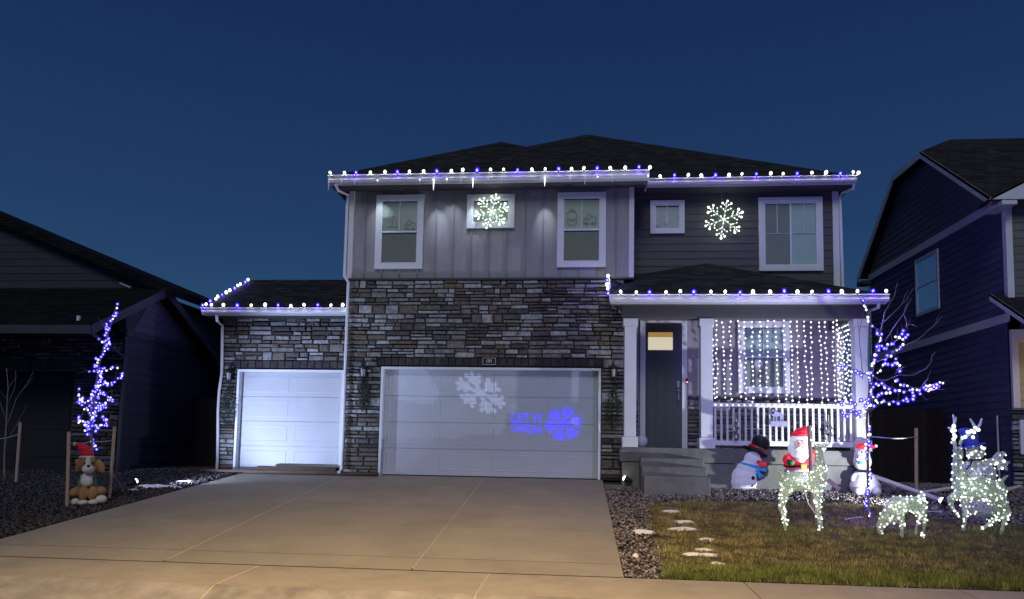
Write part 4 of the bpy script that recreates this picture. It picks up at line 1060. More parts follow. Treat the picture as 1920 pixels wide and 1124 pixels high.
# snow patches ----------------------------------------------------------
def snow(px, py, wpx, hpx, label, hh=.03, grp=None, n=26):
    c = PG(px, py); k = c.y / 1387; hh *= .35; hpx *= .42; rx_ = wpx * k / 2; p2 = PG(px, py + hpx / 2); p3 = PG(px, py - hpx / 2); ry_ = max(.03, (p3.y - p2.y) / 2)
    b = MB(); rings = 5; sd = rnd.random() * 50
    b.v.append((c.x, c.y, G(c.y) + hh + .02))
    for r in range(1, rings + 1):
        for i in range(n):
            a = 2 * PI * i / n; q = 1 + 1.0 * mnoise.noise(V((math.cos(a) * 1.5 + sd, math.sin(a) * 1.5, r * .05))) + .65 * mnoise.noise(V((math.cos(a) * 4 + sd, math.sin(a) * 4, 3))); q = max(.22, q)
            f_ = r / rings; xx = c.x + rx_ * q * f_ * math.cos(a); yy = c.y + ry_ * q * f_ * math.sin(a)
            b.v.append((xx, yy, G(yy) + (hh * (1 - f_ ** 2.2) + .02 * (1 - f_)) * (1 + .5 * mnoise.noise(V((xx * 9, yy * 9, 1)))) + .022 * (1 if r < rings else -.3)))
    b.f += [(0, 1 + i, 1 + (i + 1) % n) for i in range(n)]
    for r in range(rings - 1):
        o_ = 1 + r * n; b.f += [(o_ + i, o_ + n + i, o_ + n + (i + 1) % n, o_ + (i + 1) % n) for i in range(n)]
    tag(b.build('snow_patch', M['snow'], None, smooth=True), label, 'snow', grp)
gS = 'remnants of snow on the yard'
snow(1257, 961, 34, 4, 'thin white snow remnant at the far left corner of the lawn', .012, gS)
snow(1286, 981, 42, 6, 'narrow snow remnant on the lawn, just above the oval one', .015, gS)
snow(1281, 994, 42, 8, 'smooth oval snow remnant on the left part of the lawn', .02, gS)
snow(1326, 1014, 26, 5, 'small thin snow sliver on the lawn above the largest remnant', .012, gS)
snow(1320, 1034, 26, 6, 'small snow blob touching the back of the largest lawn remnant', .016, gS)
snow(1316, 1043, 76, 12, 'largest white snow remnant, long and jagged, on the lawn', .025, gS)
snow(1345, 1060, 24, 5, 'little snow remnant on the lawn closest to the sidewalk', .012, gS)
snow(1203, 999, 40, 9, 'snow lump on the gravel strip between drive and lawn', .03, gS)
snow(1192, 1044, 10, 6, 'tiny snow lump on gravel close to the sidewalk', .02, gS)
snow(1224, 925, 8, 3, 'tiny speck of snow on gravel before the porch steps', .01, gS)
snow(292, 914, 84, 7, 'brightly lit snow strip in front of the left ground spotlight', .05, gS, 40)
snow(352, 905, 40, 4, 'thin end of lit snow beside the drive edge below the garage corner', .02, gS)
snow(70, 873, 150, 5, 'dim blue snow bank far left in front of the neighbour garage', .04, gS, 40)
snow(250, 990 - 70, 16, 4, 'small snow lump right under the left ground spotlight', .015, gS)

# planks at the side garage threshold -------------------------------------
q = PG(560, 893)
a, c = PG(410, 897), PG(709, 897)
tag(box('plank', (XTl + .02, PY(709, 894, YG - .12).x, YG - .22, YG - .08, .005, .06), M['plank']), 'long flat dark board lying along the foot of the side garage', 'plank')
a, c = PY(480, 888, YG - .02).x, PY(630, 888, YG - .02).x
rp_ = MB().prism([(a, YG - .30 + .22, .062), (a, YG + .2, .062), (a, YG + .2, .15), (a, YG + .0, .15)], (c - a, 0, 0)).build('threshold_ramp', M['plank'], bevel=.006)
tag(rp_, 'short brown wedge board resting on the long board before the small garage door', 'ramp')
# ================================================================== TREES
def tree(name, label, base, paths, Y0, depth, cat='tree', r0=.035, seed=1, conv=lambda p: p, twigs=0):
    t = thing(name, label, cat, base); out_ = []
    rr = random.Random(seed)
    for i, (pts, r, kind) in enumerate(paths):
        P_ = [V(conv(p)) for p in pts]; n = len(P_)
        dd = 0 if kind == 'trunk' else rr.uniform(-depth, depth)
        W_ = []
        for k, p in enumerate(P_):
            f = k / max(1, n - 1); W_.append(PY(p.x, p.y, Y0 + dd * f))
        # smooth
        S = []
        for k in range(n - 1):
            for q in range(3): S.append(W_[k].lerp(W_[k + 1], q / 3) + V((rr.uniform(-1, 1), rr.uniform(-1, 1), rr.uniform(-1, 1))) * .006)
        S.append(W_[-1])
        m_ = len(S); rad = [max(.0035, r * (1 - .75 * j / m_)) for j in range(m_)]
        MB().tube(S, rad, 7 if kind == 'trunk' else 5).build('trunk' if kind == 'trunk' else 'branch', M['bark'], t, smooth=True)
        out_.append(S)
        if kind != 'trunk' or twigs:
            for _ in range(2):
                k = rr.randrange(m_ // 2, m_ - 1); d = (S[k + 1] - S[k]).normalized()
                e = S[k] + (d + V((rr.uniform(-.8, .8), rr.uniform(-.8, .8), rr.uniform(-.2, .9)))).normalized() * rr.uniform(.12, .35)
                MB().tube([S[k], S[k].lerp(e, .5) + V((0, 0, .015)), e], [.004, .003, .002], 4).build('twig', M['bark'], t)
    return t, out_
bulb_me = {}
def bulb_mesh(key, m, r, n=8, mm=5, sz=1.0):
    b = MB().ball((0, 0, 0), (r, r, r * sz), n, mm); me = bpy.data.meshes.new(key); me.from_pydata(b.v, [], b.f); me.materials.append(M[m])
    me.polygons.foreach_set('use_smooth', [True] * len(me.polygons)); bulb_me[key] = me; return me
bulb_mesh('c9w', 'b_white', .036, 10, 6, 1.15); bulb_mesh('c9b', 'b_blue', .047, 10, 6, 1.1)
bulb_mesh('mini', 'b_mini', .021); bulb_mesh('miniblue', 'b_miniblue', .033); bulb_mesh('deer', 'b_deer', .016); bulb_mesh('tip', 'b_deer', .030); bulb_mesh('mini_s', 'b_mini', .012)
def bulb(par, p, key):
    o = link('bulb', bulb_me[key], par, loc=p); s = rnd.uniform(.82, 1.16); o.scale = (s, s, s * rnd.uniform(.95, 1.15)); o.rotation_euler = (rnd.uniform(-.3, .3), rnd.uniform(-.4, .4), 0); return o
def lamp(par, name, kind, loc, energy, color, **kw):
    d = bpy.data.lights.new(name, kind); d.energy = energy; d.color = color
    for a, v in kw.items(): setattr(d, a, v)
    o = bpy.data.objects.new(name, d); C.objects.link(o)
    if par is not None: o.parent = par
    o.location = V(loc) - base_of(par); return o
def aim(o, src, dst):
    o.rotation_euler = (V(dst) - V(src)).to_track_quat('-Z', 'Y').to_euler()

# right tree -----------------------------------------------------------------
cr_ = lambda p: (1560 + p[0] / 3.513, 540 + p[1] / 3.513)
YTR = 12.25
baseR = PG(1628, 976)
tr_paths = [([(238, 1531), (240, 1300), (232, 1124), (235, 1000), (226, 870), (245, 700), (258, 600), (275, 500), (290, 400), (318, 310), (330, 240), (352, 150), (410, 50), (432, -30)], .024, 'trunk'),
    ([(318, 310), (300, 280), (255, 240), (240, 180), (215, 130), (185, 80)], .014, 'b'),
    ([(290, 400), (340, 390), (400, 375), (440, 320), (490, 275)], .013, 'b'),
    ([(330, 470), (400, 430), (465, 400), (480, 340), (490, 300)], .009, 'b'),
    ([(285, 490), (350, 465), (430, 400), (560, 345), (680, 240), (730, 185)], .013, 'b'),
    ([(290, 560), (340, 515), (405, 495), (440, 450)], .009, 'b'), ([(405, 495), (435, 520), (465, 545)], .006, 'b'),
    ([(262, 590), (230, 575), (190, 555), (130, 540), (60, 520), (30, 495)], .011, 'b'),
    ([(262, 570), (300, 605), (350, 610), (400, 590), (440, 575), (540, 575), (620, 530), (655, 490), (656, 435)], .013, 'b'),
    ([(400, 590), (430, 620), (480, 645), (530, 658), (600, 665), (660, 640), (745, 622)], .008, 'b'),
    ([(258, 630), (330, 635), (400, 660), (470, 685), (550, 680), (590, 695)], .012, 'b'), ([(600, 665), (655, 678), (710, 650)], .005, 'b'),
    ([(250, 725), (290, 730), (340, 705), (400, 680)], .009, 'b'), ([(230, 775), (290, 780), (350, 755), (430, 750), (490, 735), (555, 718)], .011, 'b'),
    ([(236, 740), (160, 760), (100, 740), (20, 770)], .009, 'b'), ([(228, 805), (140, 815), (100, 845), (55, 820)], .008, 'b'), ([(140, 815), (165, 858), (205, 855)], .006, 'b'),
    ([(330, 240), (400, 170), (490, 80), (530, 10)], .009, 'b'), ([(350, 350), (400, 270), (470, 170), (500, 90)], .009, 'b'), ([(470, 175), (490, 215), (492, 250)], .005, 'b'),
    ([(200, 600), (185, 400), (180, 300), (215, 120), (160, 40)], .006, 'b')]
tR, SR = tree('young_tree', 'bare young tree wrapped in blue and white lights, right of the porch', baseR, tr_paths, YTR, .35, conv=cr_, seed=4)
lit = [0, 1, 2, 3, 5, 6, 7, 9, 10, 11, 12, 13, 14, 15, 16]
sR = thing('light_string', 'blue and white lights wound through the bare tree by the porch', 'light string', baseR)
def wind(par, paths, step, seed, blue=.55, jit=.035, rw=.03, wire='wire_g', t0=None, keys=('miniblue', 'mini')):
    rr = random.Random(seed); cnt = 0
    for pi, S in enumerate(paths):
        L = sum((S[i + 1] - S[i]).length for i in range(len(S) - 1)); pts = []; acc = 0; nxt = rr.uniform(0, step); W_ = []
        for i in range(len(S) - 1):
            seg = (S[i + 1] - S[i]).length
            while acc + seg > nxt:
                p = S[i].lerp(S[i + 1], (nxt - acc) / seg); a = nxt * 9
                off = V((math.cos(a) * rw, math.sin(a) * rw, rr.uniform(-jit, jit))) + V((rr.uniform(-jit, jit), rr.uniform(-jit, jit), 0)) * .6
                W_.append(p + off); nxt += step * rr.uniform(.7, 1.3)
            acc += seg
        for p in W_: bulb(par, p, keys[0] if rr.random() < blue else keys[1]); cnt += 1
        if len(W_) > 1: MB().tube(W_, .003, 4).build('cord', M[wire], par)
    return cnt
litR = [SR[i] for i in lit]; litR[0] = SR[0][:28]
cR = wind(sR, litR[:1], .042, 2, .6) + wind(sR, litR[1:], .060, 3, .6)
for (px, py, e_) in ((1700, 650, 5), (1665, 690, 4), (1620, 760, 3), (1745, 725, 5), (1627, 930, 2.2), (1640, 600, 3.5)):
    lamp(sR, 'string_glow', 'POINT', PY(px, py, YTR - .05 + .15), e_ * 9, (.18, .10, 1.0), shadow_soft_size=.04)
# left tree ------------------------------------------------------------------
cl_ = lambda p: (p[0] / 2.391, 540 + p[1] / 2.391)
YTL = 13.95
bL = PY(176, 935, YTL); bL.z = G(YTL)
tl_paths = [([(424, 945), (418, 800), (413, 700), (408, 650), (415, 550), (430, 450), (445, 340), (480, 220), (500, 140), (522, 80)], .030, 'trunk'),
    ([(412, 600), (385, 540), (365, 500), (345, 455)], .010, 'b'), ([(412, 570), (400, 520), (370, 490), (338, 525)], .008, 'b'), ([(415, 540), (450, 480), (475, 470), (505, 515)], .009, 'b'),
    ([(430, 440), (460, 375), (490, 365), (528, 352)], .008, 'b'), ([(425, 470), (460, 430), (500, 430), (535, 410), (538, 378)], .008, 'b'), ([(440, 390), (420, 370), (398, 380)], .006, 'b'),
    ([(410, 610), (385, 610), (360, 600), (365, 570)], .008, 'b'), ([(410, 640), (430, 618), (470, 620), (492, 603), (450, 578)], .008, 'b'),
    ([(470, 260), (450, 235), (445, 235)], .006, 'b'), ([(485, 200), (470, 175), (455, 165)], .006, 'b'), ([(415, 550), (470, 535), (505, 500), (500, 490)], .007, 'b'), ([(415, 530), (440, 520), (480, 540)], .006, 'b'), ([(413, 580), (390, 640), (388, 600)], .006, 'b')]
tL, SL = tree('young_tree', 'slim young tree wrapped in blue lights between two stakes on the left', bL, tl_paths, YTL, .25, conv=cl_, seed=9)
sL = thing('light_string', 'blue lights spiralling up the slim staked tree on the left', 'light string', bL)
cL = wind(sL, [SL[0][5:]], .034, 5, .72, jit=.05, rw=.05) + wind(sL, SL[1:], .042, 6, .7, jit=.045, rw=.04)
for (px, py, e_) in ((180, 690, 3.5), (195, 745, 3.5), (165, 790, 3), (212, 610, 2), (175, 835, 2.6)):
    lamp(sL, 'string_glow', 'POINT', PY(px, py, YTL + .08), e_ * 1.6, (.07, .04, 1.0), shadow_soft_size=.04)
# bare little tree far left
bp = PG(10, 905)
tree('bare_sapling', 'unlit bare sapling at the far left edge of the photo', bp, [([(8, 905), (8, 850), (12, 790), (15, 730), (12, 690)], .02, 'trunk'), ([(12, 790), (-5, 740), (-10, 700)], .008, 'b'), ([(12, 800), (30, 750), (50, 720), (62, 698)], .008, 'b'), ([(14, 760), (28, 725), (30, 695)], .006, 'b'), ([(10, 830), (30, 800), (45, 770)], .007, 'b')], bp.y, .3, seed=3, twigs=1)
# stakes and ties -------------------------------------------------------------
def stake(px, pyt, pxb, pyb, label, r=.028, Y=None):
    b_ = PG(pxb, pyb); Y = b_.y; t_ = PY(px, pyt, Y)
    o = MB().tube([b_ - V((0, 0, .1)), b_.lerp(t_, .5), t_], r, 8).build('tree_stake', M['stake']); tag(o, label, 'stake', 'wooden tree stakes'); return b_, t_
_, t1 = stake(38, 792, 30, 905, 'wooden stake beside the bare sapling at the far left')
_, t2 = stake(129, 810, 126, 950, 'wooden stake left of the sitting dog inflatable')
_, t3 = stake(215, 800, 205, 935, 'pale wooden stake right of the sitting dog inflatable')
_, t4 = stake(1517, 798, 1524, 958, 'brown wooden stake in front of the santa inflatable', .036)
_, t5 = stake(1718, 803, 1718, 925, 'pale wooden stake standing alone right of the lit porch tree', .035)
def tie(a, c, label, sag=.02, r=.008, m='strap'):
    a, c = V(a), V(c); pts = [a.lerp(c, k / 8) - V((0, 0, sag * math.sin(PI * k / 8))) for k in range(9)]
    tag(MB().tube(pts, r, 5).build('tie_strap', M[m]), label, 'strap', 'straps holding the trees')
tie(t1 - V((0, 0, .25)), PY(-8, 824, bp.y), 'strap tying the far left sapling to its stake')
tie(t2 - V((0, 0, .2)), PY(175, 828, YTL), 'strap from the left lit tree to the stake left of the dog')
tie(t3 - V((0, 0, .25)), PY(178, 828, YTL), 'strap from the left lit tree to the stake right of the dog')
tie(t5 - V((0, 0, .18)), PY(1632, 819, YTR), 'pale strap from the porch tree to the lone stake', .03, .011)
tie(t4 - V((0, 0, .28)), PY(1624, 824, YTR), 'strap from the porch tree towards the stake before santa', .03, .006)
tie(PG(182, 870) + V((0, 0, .4)), PG(238, 932), 'guy line running from the left tree stake to the drive edge', 0, .007)

# ================================================================== LIGHT STRINGS ON THE EAVES
def eave_string(pts, cols, label, grp='bulb strings along the roof edges', gl_=1.0):
    t = thing('light_string', label, 'light string', pts[0], grp)
    W_ = []
    for p, c_ in zip(pts, cols):
        p = p + V((rnd.uniform(-.03, .03), 0, rnd.uniform(-.014, .014)))
        bulb(t, p, 'c9b' if c_ else 'c9w'); lamp(t, 'bulb_glow', 'POINT', p + V((0, -.055, -.02)), (4.5 if c_ else .5) * gl_, (.14, .06, 1) if c_ else (.9, .95, 1), shadow_soft_size=.02); MB().tube([p + V((0, 0, -.035)), p + V((0, 0, -.075))], .014, 6).build('socket', M['wire_g'], t); W_.append(p + V((0, 0, -.075)))
    W2 = []
    for i in range(len(W_) - 1): W2 += [W_[i], W_[i].lerp(W_[i + 1], .5) - V((0, 0, rnd.uniform(.02, .06)))]
    MB().tube(W2 + [W_[-1]], .005, 4).build('cord', M['wire_g'], t); return t
def P1(px, Y, z, dz=.07): return V((PY(px, 500, Y).x, Y, z + dz))
def EV(px, py, Y, z, dz=.055):
    p = PY(px, py, Y - .10); return V((p.x, Y - .10, z + dz))
pts = [EV(600 + (60 + 77.6 * i) / 3.097, 322, eYf - .02, zf_) for i in range(25)]
eave_string(pts, [i % 3 == 2 for i in range(25)], 'white and blue bulbs along the upper left eave above the three windows')
pts = [EV(1216, 325, eYr, zr_, .12)] + [EV(1120 + (371 + 80.4 * i) / 3.121, 333, eYr - .02, zr_) for i in range(15)] + [EV(1612, 333, eYr - .02, zr_, .04)]
eave_string(pts, [0] + [i % 3 == 1 for i in range(15)] + [0], 'white and blue bulbs along the upper right eave above the charcoal siding')
pts = [EV(1120 + (135 + 86.9 * i) / 3.121, 549, eYp - .02, zp_) for i in range(19)]
eave_string(pts, [i % 3 == 2 for i in range(19)], 'white and blue bulbs along the front eave of the porch')
pts = [V((P1x - .02, eYp + .1 + (YG - .2 - eYp) * k / 4.4, zp_ + .06 + (Wl0.z - zp_) * k / 4.4)) for k in range(5)]
eave_string(pts, [1, 0, 0, 1, 0], 'short run of five bulbs climbing the left side of the porch roof', gl_=2.0)
xs_ = [52, 95, 160, 227, 292, 362, 427, 490, 556, 624, 690, 752]
pts = [EV(360 + a / 2.675, 578, eYt - .02, zt_) for a in xs_]
eave_string(pts, [i % 3 == 0 for i in range(12)], 'white and blue bulbs along the low eave above the small garage door')
pts = [V((T1x - .02, eYt + (yk - eYt) * (k + .9) / 12.6, zt_ + .06 + (zk - zt_) * (k + .9) / 12.6)) for k in range(12)]
eave_string(pts, [k % 3 == 1 for k in range(12)], 'close set bulbs climbing the sloping left rake of the side garage roof')

# icicles under the upper left gutter
ic = thing('icicle_lights', 'clear hanging icicle lights under the upper left gutter, a few of them lit', 'icicle lights', V((F1.x, eYf - .1, zf_ - .15)))
bulb_mesh('icelit', 'b_ice', .02)
icx = [(50, 55, 0), (122, 20, 0), (200, 30, 0), (335, 22, 1), (580, 26, 1), (660, 60, 2), (737, 26, 1), (820, 30, 0), (888, 50, 2), (975, 14, 0), (1052, 30, 0), (1305, 48, 2), (1452, 30, 0), (1537, 42, 0), (1612, 22, 1), (1697, 34, 0), (1905, 30, 1)]
for a, ln_, lt in icx:
    p = EV(600 + a / 3.097, 340, eYf - .03, zf_, -.135); L = ln_ / 3.097 / 84 * 1.2
    MB().lathe([(.001, -L), (.012, -L * .6), (.02, -.02), (.014, 0)], p, 6).build('icicle', M['b_ice'] if lt == 2 else M['ice'], ic)
    if lt:
        bulb(ic, p + V((0, -.02, -.02)), 'icelit')
        if lt == 2 or a in (737, 335):
            s_ = lamp(ic, 'icicle_lamp', 'SPOT', p + V((0, .02, -.03)), 55 if lt == 2 else 30, (.72, .86, 1), spot_size=R_(34 if lt == 2 else 50), spot_blend=1, shadow_soft_size=.015)
            aim(s_, p, p + V((rnd.uniform(-.05, .05), .55, -.80)))
for k in range(5):
    p = EV(640 + k * 70, 340, eYf - .09, zf_, .03)

# lit snowflakes ---------------------------------------------------------------
def snowflake(px, py, rpx, Y, label, rot=0.0, hang=None):
    c = PY(px, py, Y); R0 = rpx * Y / 1387
    t = thing('snowflake_light', label, 'snowflake light', c, 'large lit snowflakes on the upper wall'); fr = MB(); bl = []
    for i in range(6):
        a = rot + i * PI / 3; d = V((math.cos(a), 0, math.sin(a))); e = c + d * R0 * .97; fr.tube([c, e], .013, 6)
        for s_ in (.0, .22, .44, .66, .84): bl.append((c + d * R0 * s_, 'deer'))
        bl.append((e, 'tip'))
        for f_, l_ in ((.42, .30), (.68, .26)):
            for sg in (-1, 1):
                a2 = a + sg * R_(52); d2 = V((math.cos(a2), 0, math.sin(a2))); o_ = c + d * R0 * f_; e2 = o_ + d2 * R0 * l_
                if f_ > .5: e2 = o_ + d2 * R0 * l_; bl.append((e2, 'tip'))
                else: bl.append((e2, 'deer'))
                fr.tube([o_, e2], .011, 5); bl.append((o_.lerp(e2, .5), 'deer'))
    fr.build('snowflake_frame', M['wire_pale'], t)
    for p, k in bl: bulb(t, p + V((rnd.uniform(-.012, .012), -.02, rnd.uniform(-.012, .012))), k)
    lamp(t, 'snowflake_glow', 'POINT', c + V((0, -.02, 0)), 2.5, (.8, 1, .85), shadow_soft_size=.12)
    if hang: MB().tube([PY(*hang, Y), c + V((-.04, 0, R0 * .8))], .004, 4).build('cord', M['wire_w'], t)
snowflake(922, 397, 34, YG - .14, 'greenish white lit snowflake in front of the small window between two tall ones', R_(90 - 15))
snowflake(1357, 412, 37, YW - .14, 'bright lit snowflake hanging alone on the charcoal siding', R_(80), (1352, 348))

# curtain lights on the porch ------------------------------------------------------
ct = thing('curtain_lights', 'white curtain lights hanging across the porch opening above the railing', 'curtain lights', V(((xp[1][1] + xp[2][0]) / 2, YP, zbm0)))
rr = random.Random(21); cords = MB(); cb_ = []
strands = [1336, 1343, 1355, 1368, 1385, 1396, 1410, 1425, 1439, 1453, 1468, 1481, 1494, 1507, 1520, 1536, 1548, 1560, 1571]
for i, px in enumerate(strands):
    X = PY(px, 680, YP - .02).x; z = zbm0 - .02 - rr.uniform(0, .05); y_ = YP - .06 + rr.uniform(-.03, .03); sway = rr.uniform(-.03, .07); pts = []
    zend = zt + rr.uniform(-.02, .06)
    while z > zend:
        f = (zbm0 - z) / (zbm0 - zt); pts.append(V((X + sway * f + rr.uniform(-.02, .02), y_ + rr.uniform(-.02, .02), z))); z -= rr.uniform(.085, .125)
    cords.tube(pts, .003, 3); cb_ += pts
for i in range(9):
    Y_ = YP + .12 + i * .13; pts = []; z = zbm0 - .02
    while z > zt - .0: pts.append(V((PXR - .13 + rr.uniform(-.02, .02), Y_ + rr.uniform(-.03, .03), z))); z -= rr.uniform(.085, .13)
    cords.tube(pts, .003, 3); cb_ += pts
cords.build('curtain_cords', M['wire_w'], ct)
for k_i in range(24):
    X = xp[1][1] + (xp[2][0] - xp[1][1]) * (k_i + .5) / 24; cb_.append(V((X, YP - .06, zt - .05)))
rr.shuffle(cb_); smm = MB()
for i, p in enumerate(cb_):
    if i < 300: bulb(ct, p, 'mini')
    else: smm.ball(p, .021, 8, 5)
stuff(smm.build('small_bulb', M['b_mini'], ct, smooth=True))
for px in (1325, 1400, 1470, 1535): lamp(ct, 'curtain_glow', 'POINT', PY(px, 660, YP + .25), 2.6, (.50, .46, 1.0), shadow_soft_size=.1)
lamp(ct, 'curtain_glow', 'POINT', V((PXR - .45, YP + .6, 1.9)), 5, (.42, .34, 1.0), shadow_soft_size=.08)

# ================================================================== GARLANDS, PORCH ORNAMENTS, POT
def garland(px, py, wpx, hpx, Y, label, ribbon=True):
    c = PY(px, py, Y - .12); k = Y / 1387; W2, H2 = wpx * k / 2, hpx * k / 2; t = thing('garland', label, 'garland', c); rr = random.Random(px)
    b = MB()
    for _ in range(520):
        a = rr.uniform(0, 2 * PI); r = math.sqrt(rr.random()); p = c + V((W2 * r * math.cos(a) * (1 - .25 * math.sin(a)), rr.uniform(-.07, .07), H2 * r * math.sin(a)))
        d = V((rr.uniform(-1, 1), rr.uniform(-.7, .4), rr.uniform(-1, .6))).normalized(); s = d.cross(V((rr.uniform(-1, 1), 1, rr.uniform(-1, 1)))).normalized(); L = rr.uniform(.05, .11)
        b.add([p - s * .008, p + s * .008, p + d * L], [(0, 1, 2)])
    stuff(b.build('needle', M['leaf'], t))
    if ribbon:
        q = MB(); r0 = c + V((W2 * .3, -.09, H2 * .25))
        for sg in (-1, 1): q.tube([r0, r0 + V((sg * .08, -.02, .05)), r0 + V((sg * .12, -.01, -.0)), r0 + V((sg * .03, 0, -.01))], .014, 5); q.tube([r0, r0 + V((sg * .04, -.02, -.12)), r0 + V((sg * .06, 0, -.22))], .011, 4)
        q.build('ribbon', M['ribbon'], t)
garland(428, 762, 30, 76, YT, 'bushy evergreen spray hanging under the lantern left of the small garage door', False)
garland(683, 738, 22, 66, YG, 'dark evergreen spray hanging under the lantern between the garage doors', False)
garland(1152, 762, 30, 80, YG, 'dark evergreen spray hanging under the lantern beside the porch post', False)
for p_, in (((1161, 724),), ((1155, 735),)):
    pass
def bells(px, py, label):
    c = PY(px, py, YP - .09); t = thing('bell_cluster', label, 'ornament', c, 'bell ornaments on the porch railing'); MB().tube([c + V((0, 0, .3)), c + V((0, 0, -.1))], .008, 5).build('cord', M['strap'], t)
    for dx, dz, r in ((0, .12, .9), (.04, .03, 1.1), (-.05, -.06, 1.1), (.04, -.12, 1.2), (-.01, -.22, 1)):
        MB().lathe([(.001, .05 * r), (.018 * r, .04 * r), (.028 * r, 0), (.045 * r, -.03 * r), (.001, -.03 * r)], c + V((dx, -.02, dz)), 10).build('bell', M['metal'], t, smooth=False)
bells(1380, 800, 'cluster of silver bells hanging on the railing above the top hat snowman')
bells(1554, 805, 'cluster of dim silver bells on the railing above the grazing path between deer and bear')
# small reindeer plaque on the railing
c = PY(1460, 785, YP - .09); t = thing('reindeer_sign', 'grey reindeer shaped plaque hanging on the middle of the railing', 'sign', c)
def flat(poly, px0, py0, s, Y, th, name, m, par): MB().prism([PY(px0 + a * s, py0 + b_ * s, Y) for a, b_ in poly], (0, th, 0)).build(name, m, par)
gm = mat('galvanised_plate', (.42, .44, .46), .4, .15, 30, metal=.5)
flat([(0, 0), (6, -2), (14, 0), (20, 2), (24, 8), (22, 10), (16, 8), (8, 9), (2, 7)], 1446, 773, 1, YP - .10, .012, 'deer_body', gm, t)
flat([(0, 0), (3, -8), (6, -6), (5, 2)], 1446, 775, 1, YP - .10, .012, 'deer_head', gm, t)
for a in (4, 9, 17, 21): flat([(a, 8), (a + 2, 8), (a + 2, 16), (a, 16)], 1446, 773, 1, YP - .10, .012, 'deer_leg', gm, t)
flat([(0, 0), (33, 0), (33, 10), (0, 10)], 1445, 790, 1, YP - .10, .012, 'name_plate', gm, t)
c = PY(1203, 816, 16.6); c.z = zpf
MB_ = MB().lathe([(.001, 0), (.09, .0), (.13, .08), (.13, .18), (.09, .24), (.08, .25), (.001, .24)], c, 16).build('pot', M['pot'], None, smooth=True); tag(MB_, 'round patterned pot standing by the front door', 'pot')
# white drain pipes on the right
a, b_ = PY(1638, 890, 15.6), PG(1763, 944); 
tag(MB().tube([V((a.x, 15.9, PY(1638, 890, 15.9).z)), b_ + V((0, 0, .06))], .045, 10).build('drain_pipe', M['pvc']), 'long white drain pipe sloping from the house corner to the lawn', 'pipe')
tag(MB().tube([PG(1742, 936) + V((0, .6, .05)), PG(1800, 925) + V((0, .4, .07))], .045, 10).build('drain_pipe', M['pvc']), 'short white pipe lying left behind the leaping reindeer', 'pipe')
tag(MB().tube([PG(1880, 928) + V((0, 0, .07)), PG(1960, 908) + V((0, 0, .09))], .045, 10).build('drain_pipe', M['pvc']), 'white pipe running out of the photo right of the leaping reindeer', 'pipe')
tag(MB().lathe([(.001, 0), (.12, 0), (.14, .12), (.09, .22), (.001, .23)], PG(1668, 925), 12).build('rock', M['gravel'], None, smooth=True), 'pale rounded rock on the gravel right of the bear inflatable', 'rock')

# ================================================================== SPOTLIGHTS
def spotlight(p, target, label, power, col_, ang, blend=.6, tail=True, r=.065, soft=.03):
    t = thing('ground_spotlight', label, 'spotlight', p, 'spotlights staked in the yard'); h = p + V((0, 0, .16)); d = (V(target) - h).normalized()
    Rm = d.to_track_quat('Z', 'Y').to_matrix()
    MB().lathe([(.02, -.12), (r * .7, -.10), (r * .95, .0), (r * 1.05, .05), (r * .92, .05), (r * .9, .03)], h, 14, Rm).build('lamp_head', M['black'], t, smooth=True)
    MB().lathe([(.001, .10), (r * .6, .088), (r * .88, .055), (r * .9, .03)], h, 14, Rm).build('lens', M['b_lens'], t)
    MB().tube([p - V((0, 0, .08)), h - V((0, 0, .05))], .01, 6).build('spike', M['black'], t)
    s_ = lamp(t, 'beam', 'SPOT', h + d * .13, power, col_, spot_size=R_(ang), spot_blend=blend, shadow_soft_size=soft); aim(s_, h, target); return t, h + d * .13
pl_ = PG(248, 920); pr_ = PG(1772, 958); pp_ = PG(1176, 914)
dc0 = V(((D0[0] + D0[1]) / 2, YT, 1.5))
spotlight(pl_, dc0 + V((.3, 0, .0)), 'bright ground spotlight on the gravel left of the drive, facing the small garage door', 1250, (.50, .62, 1.0), 75, .9)
spotlight(pr_, V((2.6, YP, 2.0)), 'ground spotlight behind the fawn, throwing white light on the porch', 850, (.90, .95, 1.0), 100, .9)
# ---- projector with a slide: the pattern is worked out on the door and carried back to the lamp
def sdseg(X, Z, a, b_):
    ax, az = a; bx_, bz_ = b_; dx, dz = bx_ - ax, bz_ - az; L = dx * dx + dz * dz + 1e-9
    t = np.clip(((X - ax) * dx + (Z - az) * dz) / L, 0, 1); return np.hypot(X - ax - t * dx, Z - az - t * dz)
def strokes(X, Z, segs, r):
    m = np.full(X.shape, 9.0)
    for a, b_ in segs: m = np.minimum(m, sdseg(X, Z, a, b_))
    return np.clip((r - m) / .012 + .5, 0, 1)
LET = {'L': [((0, 1), (0, 0)), ((0, 0), (.55, 0))], 'E': [((0, 1), (0, 0)), ((0, 0), (.55, 0)), ((0, .5), (.5, .5)), ((0, 1), (.55, 1))], 'T': [((.3, 1), (.3, 0)), ((0, 1), (.6, 1))], 'I': [((.1, 1), (.1, 0))],
       'S': [((.55, 1), (.05, 1)), ((.05, 1), (0, .55)), ((0, .5), (.55, .5)), ((.55, .5), (.55, 0)), ((.55, 0), (0, 0))], 'N': [((0, 0), (0, 1)), ((0, 1), (.55, 0)), ((.55, 0), (.55, 1))],
       'O': [((0, 0), (0, 1)), ((0, 1), (.5, 1)), ((.5, 1), (.5, 0)), ((.5, 0), (0, 0))], 'W': [((0, 1), (.1, 0)), ((.1, 0), (.35, .7)), ((.35, .7), (.6, 0)), ((.6, 0), (.7, 1))]}
ADV = {'L': .82, 'E': .82, 'T': .86, 'I': .42, 'S': .84, 'N': .86, 'O': .80, 'W': .95, ' ': .35}
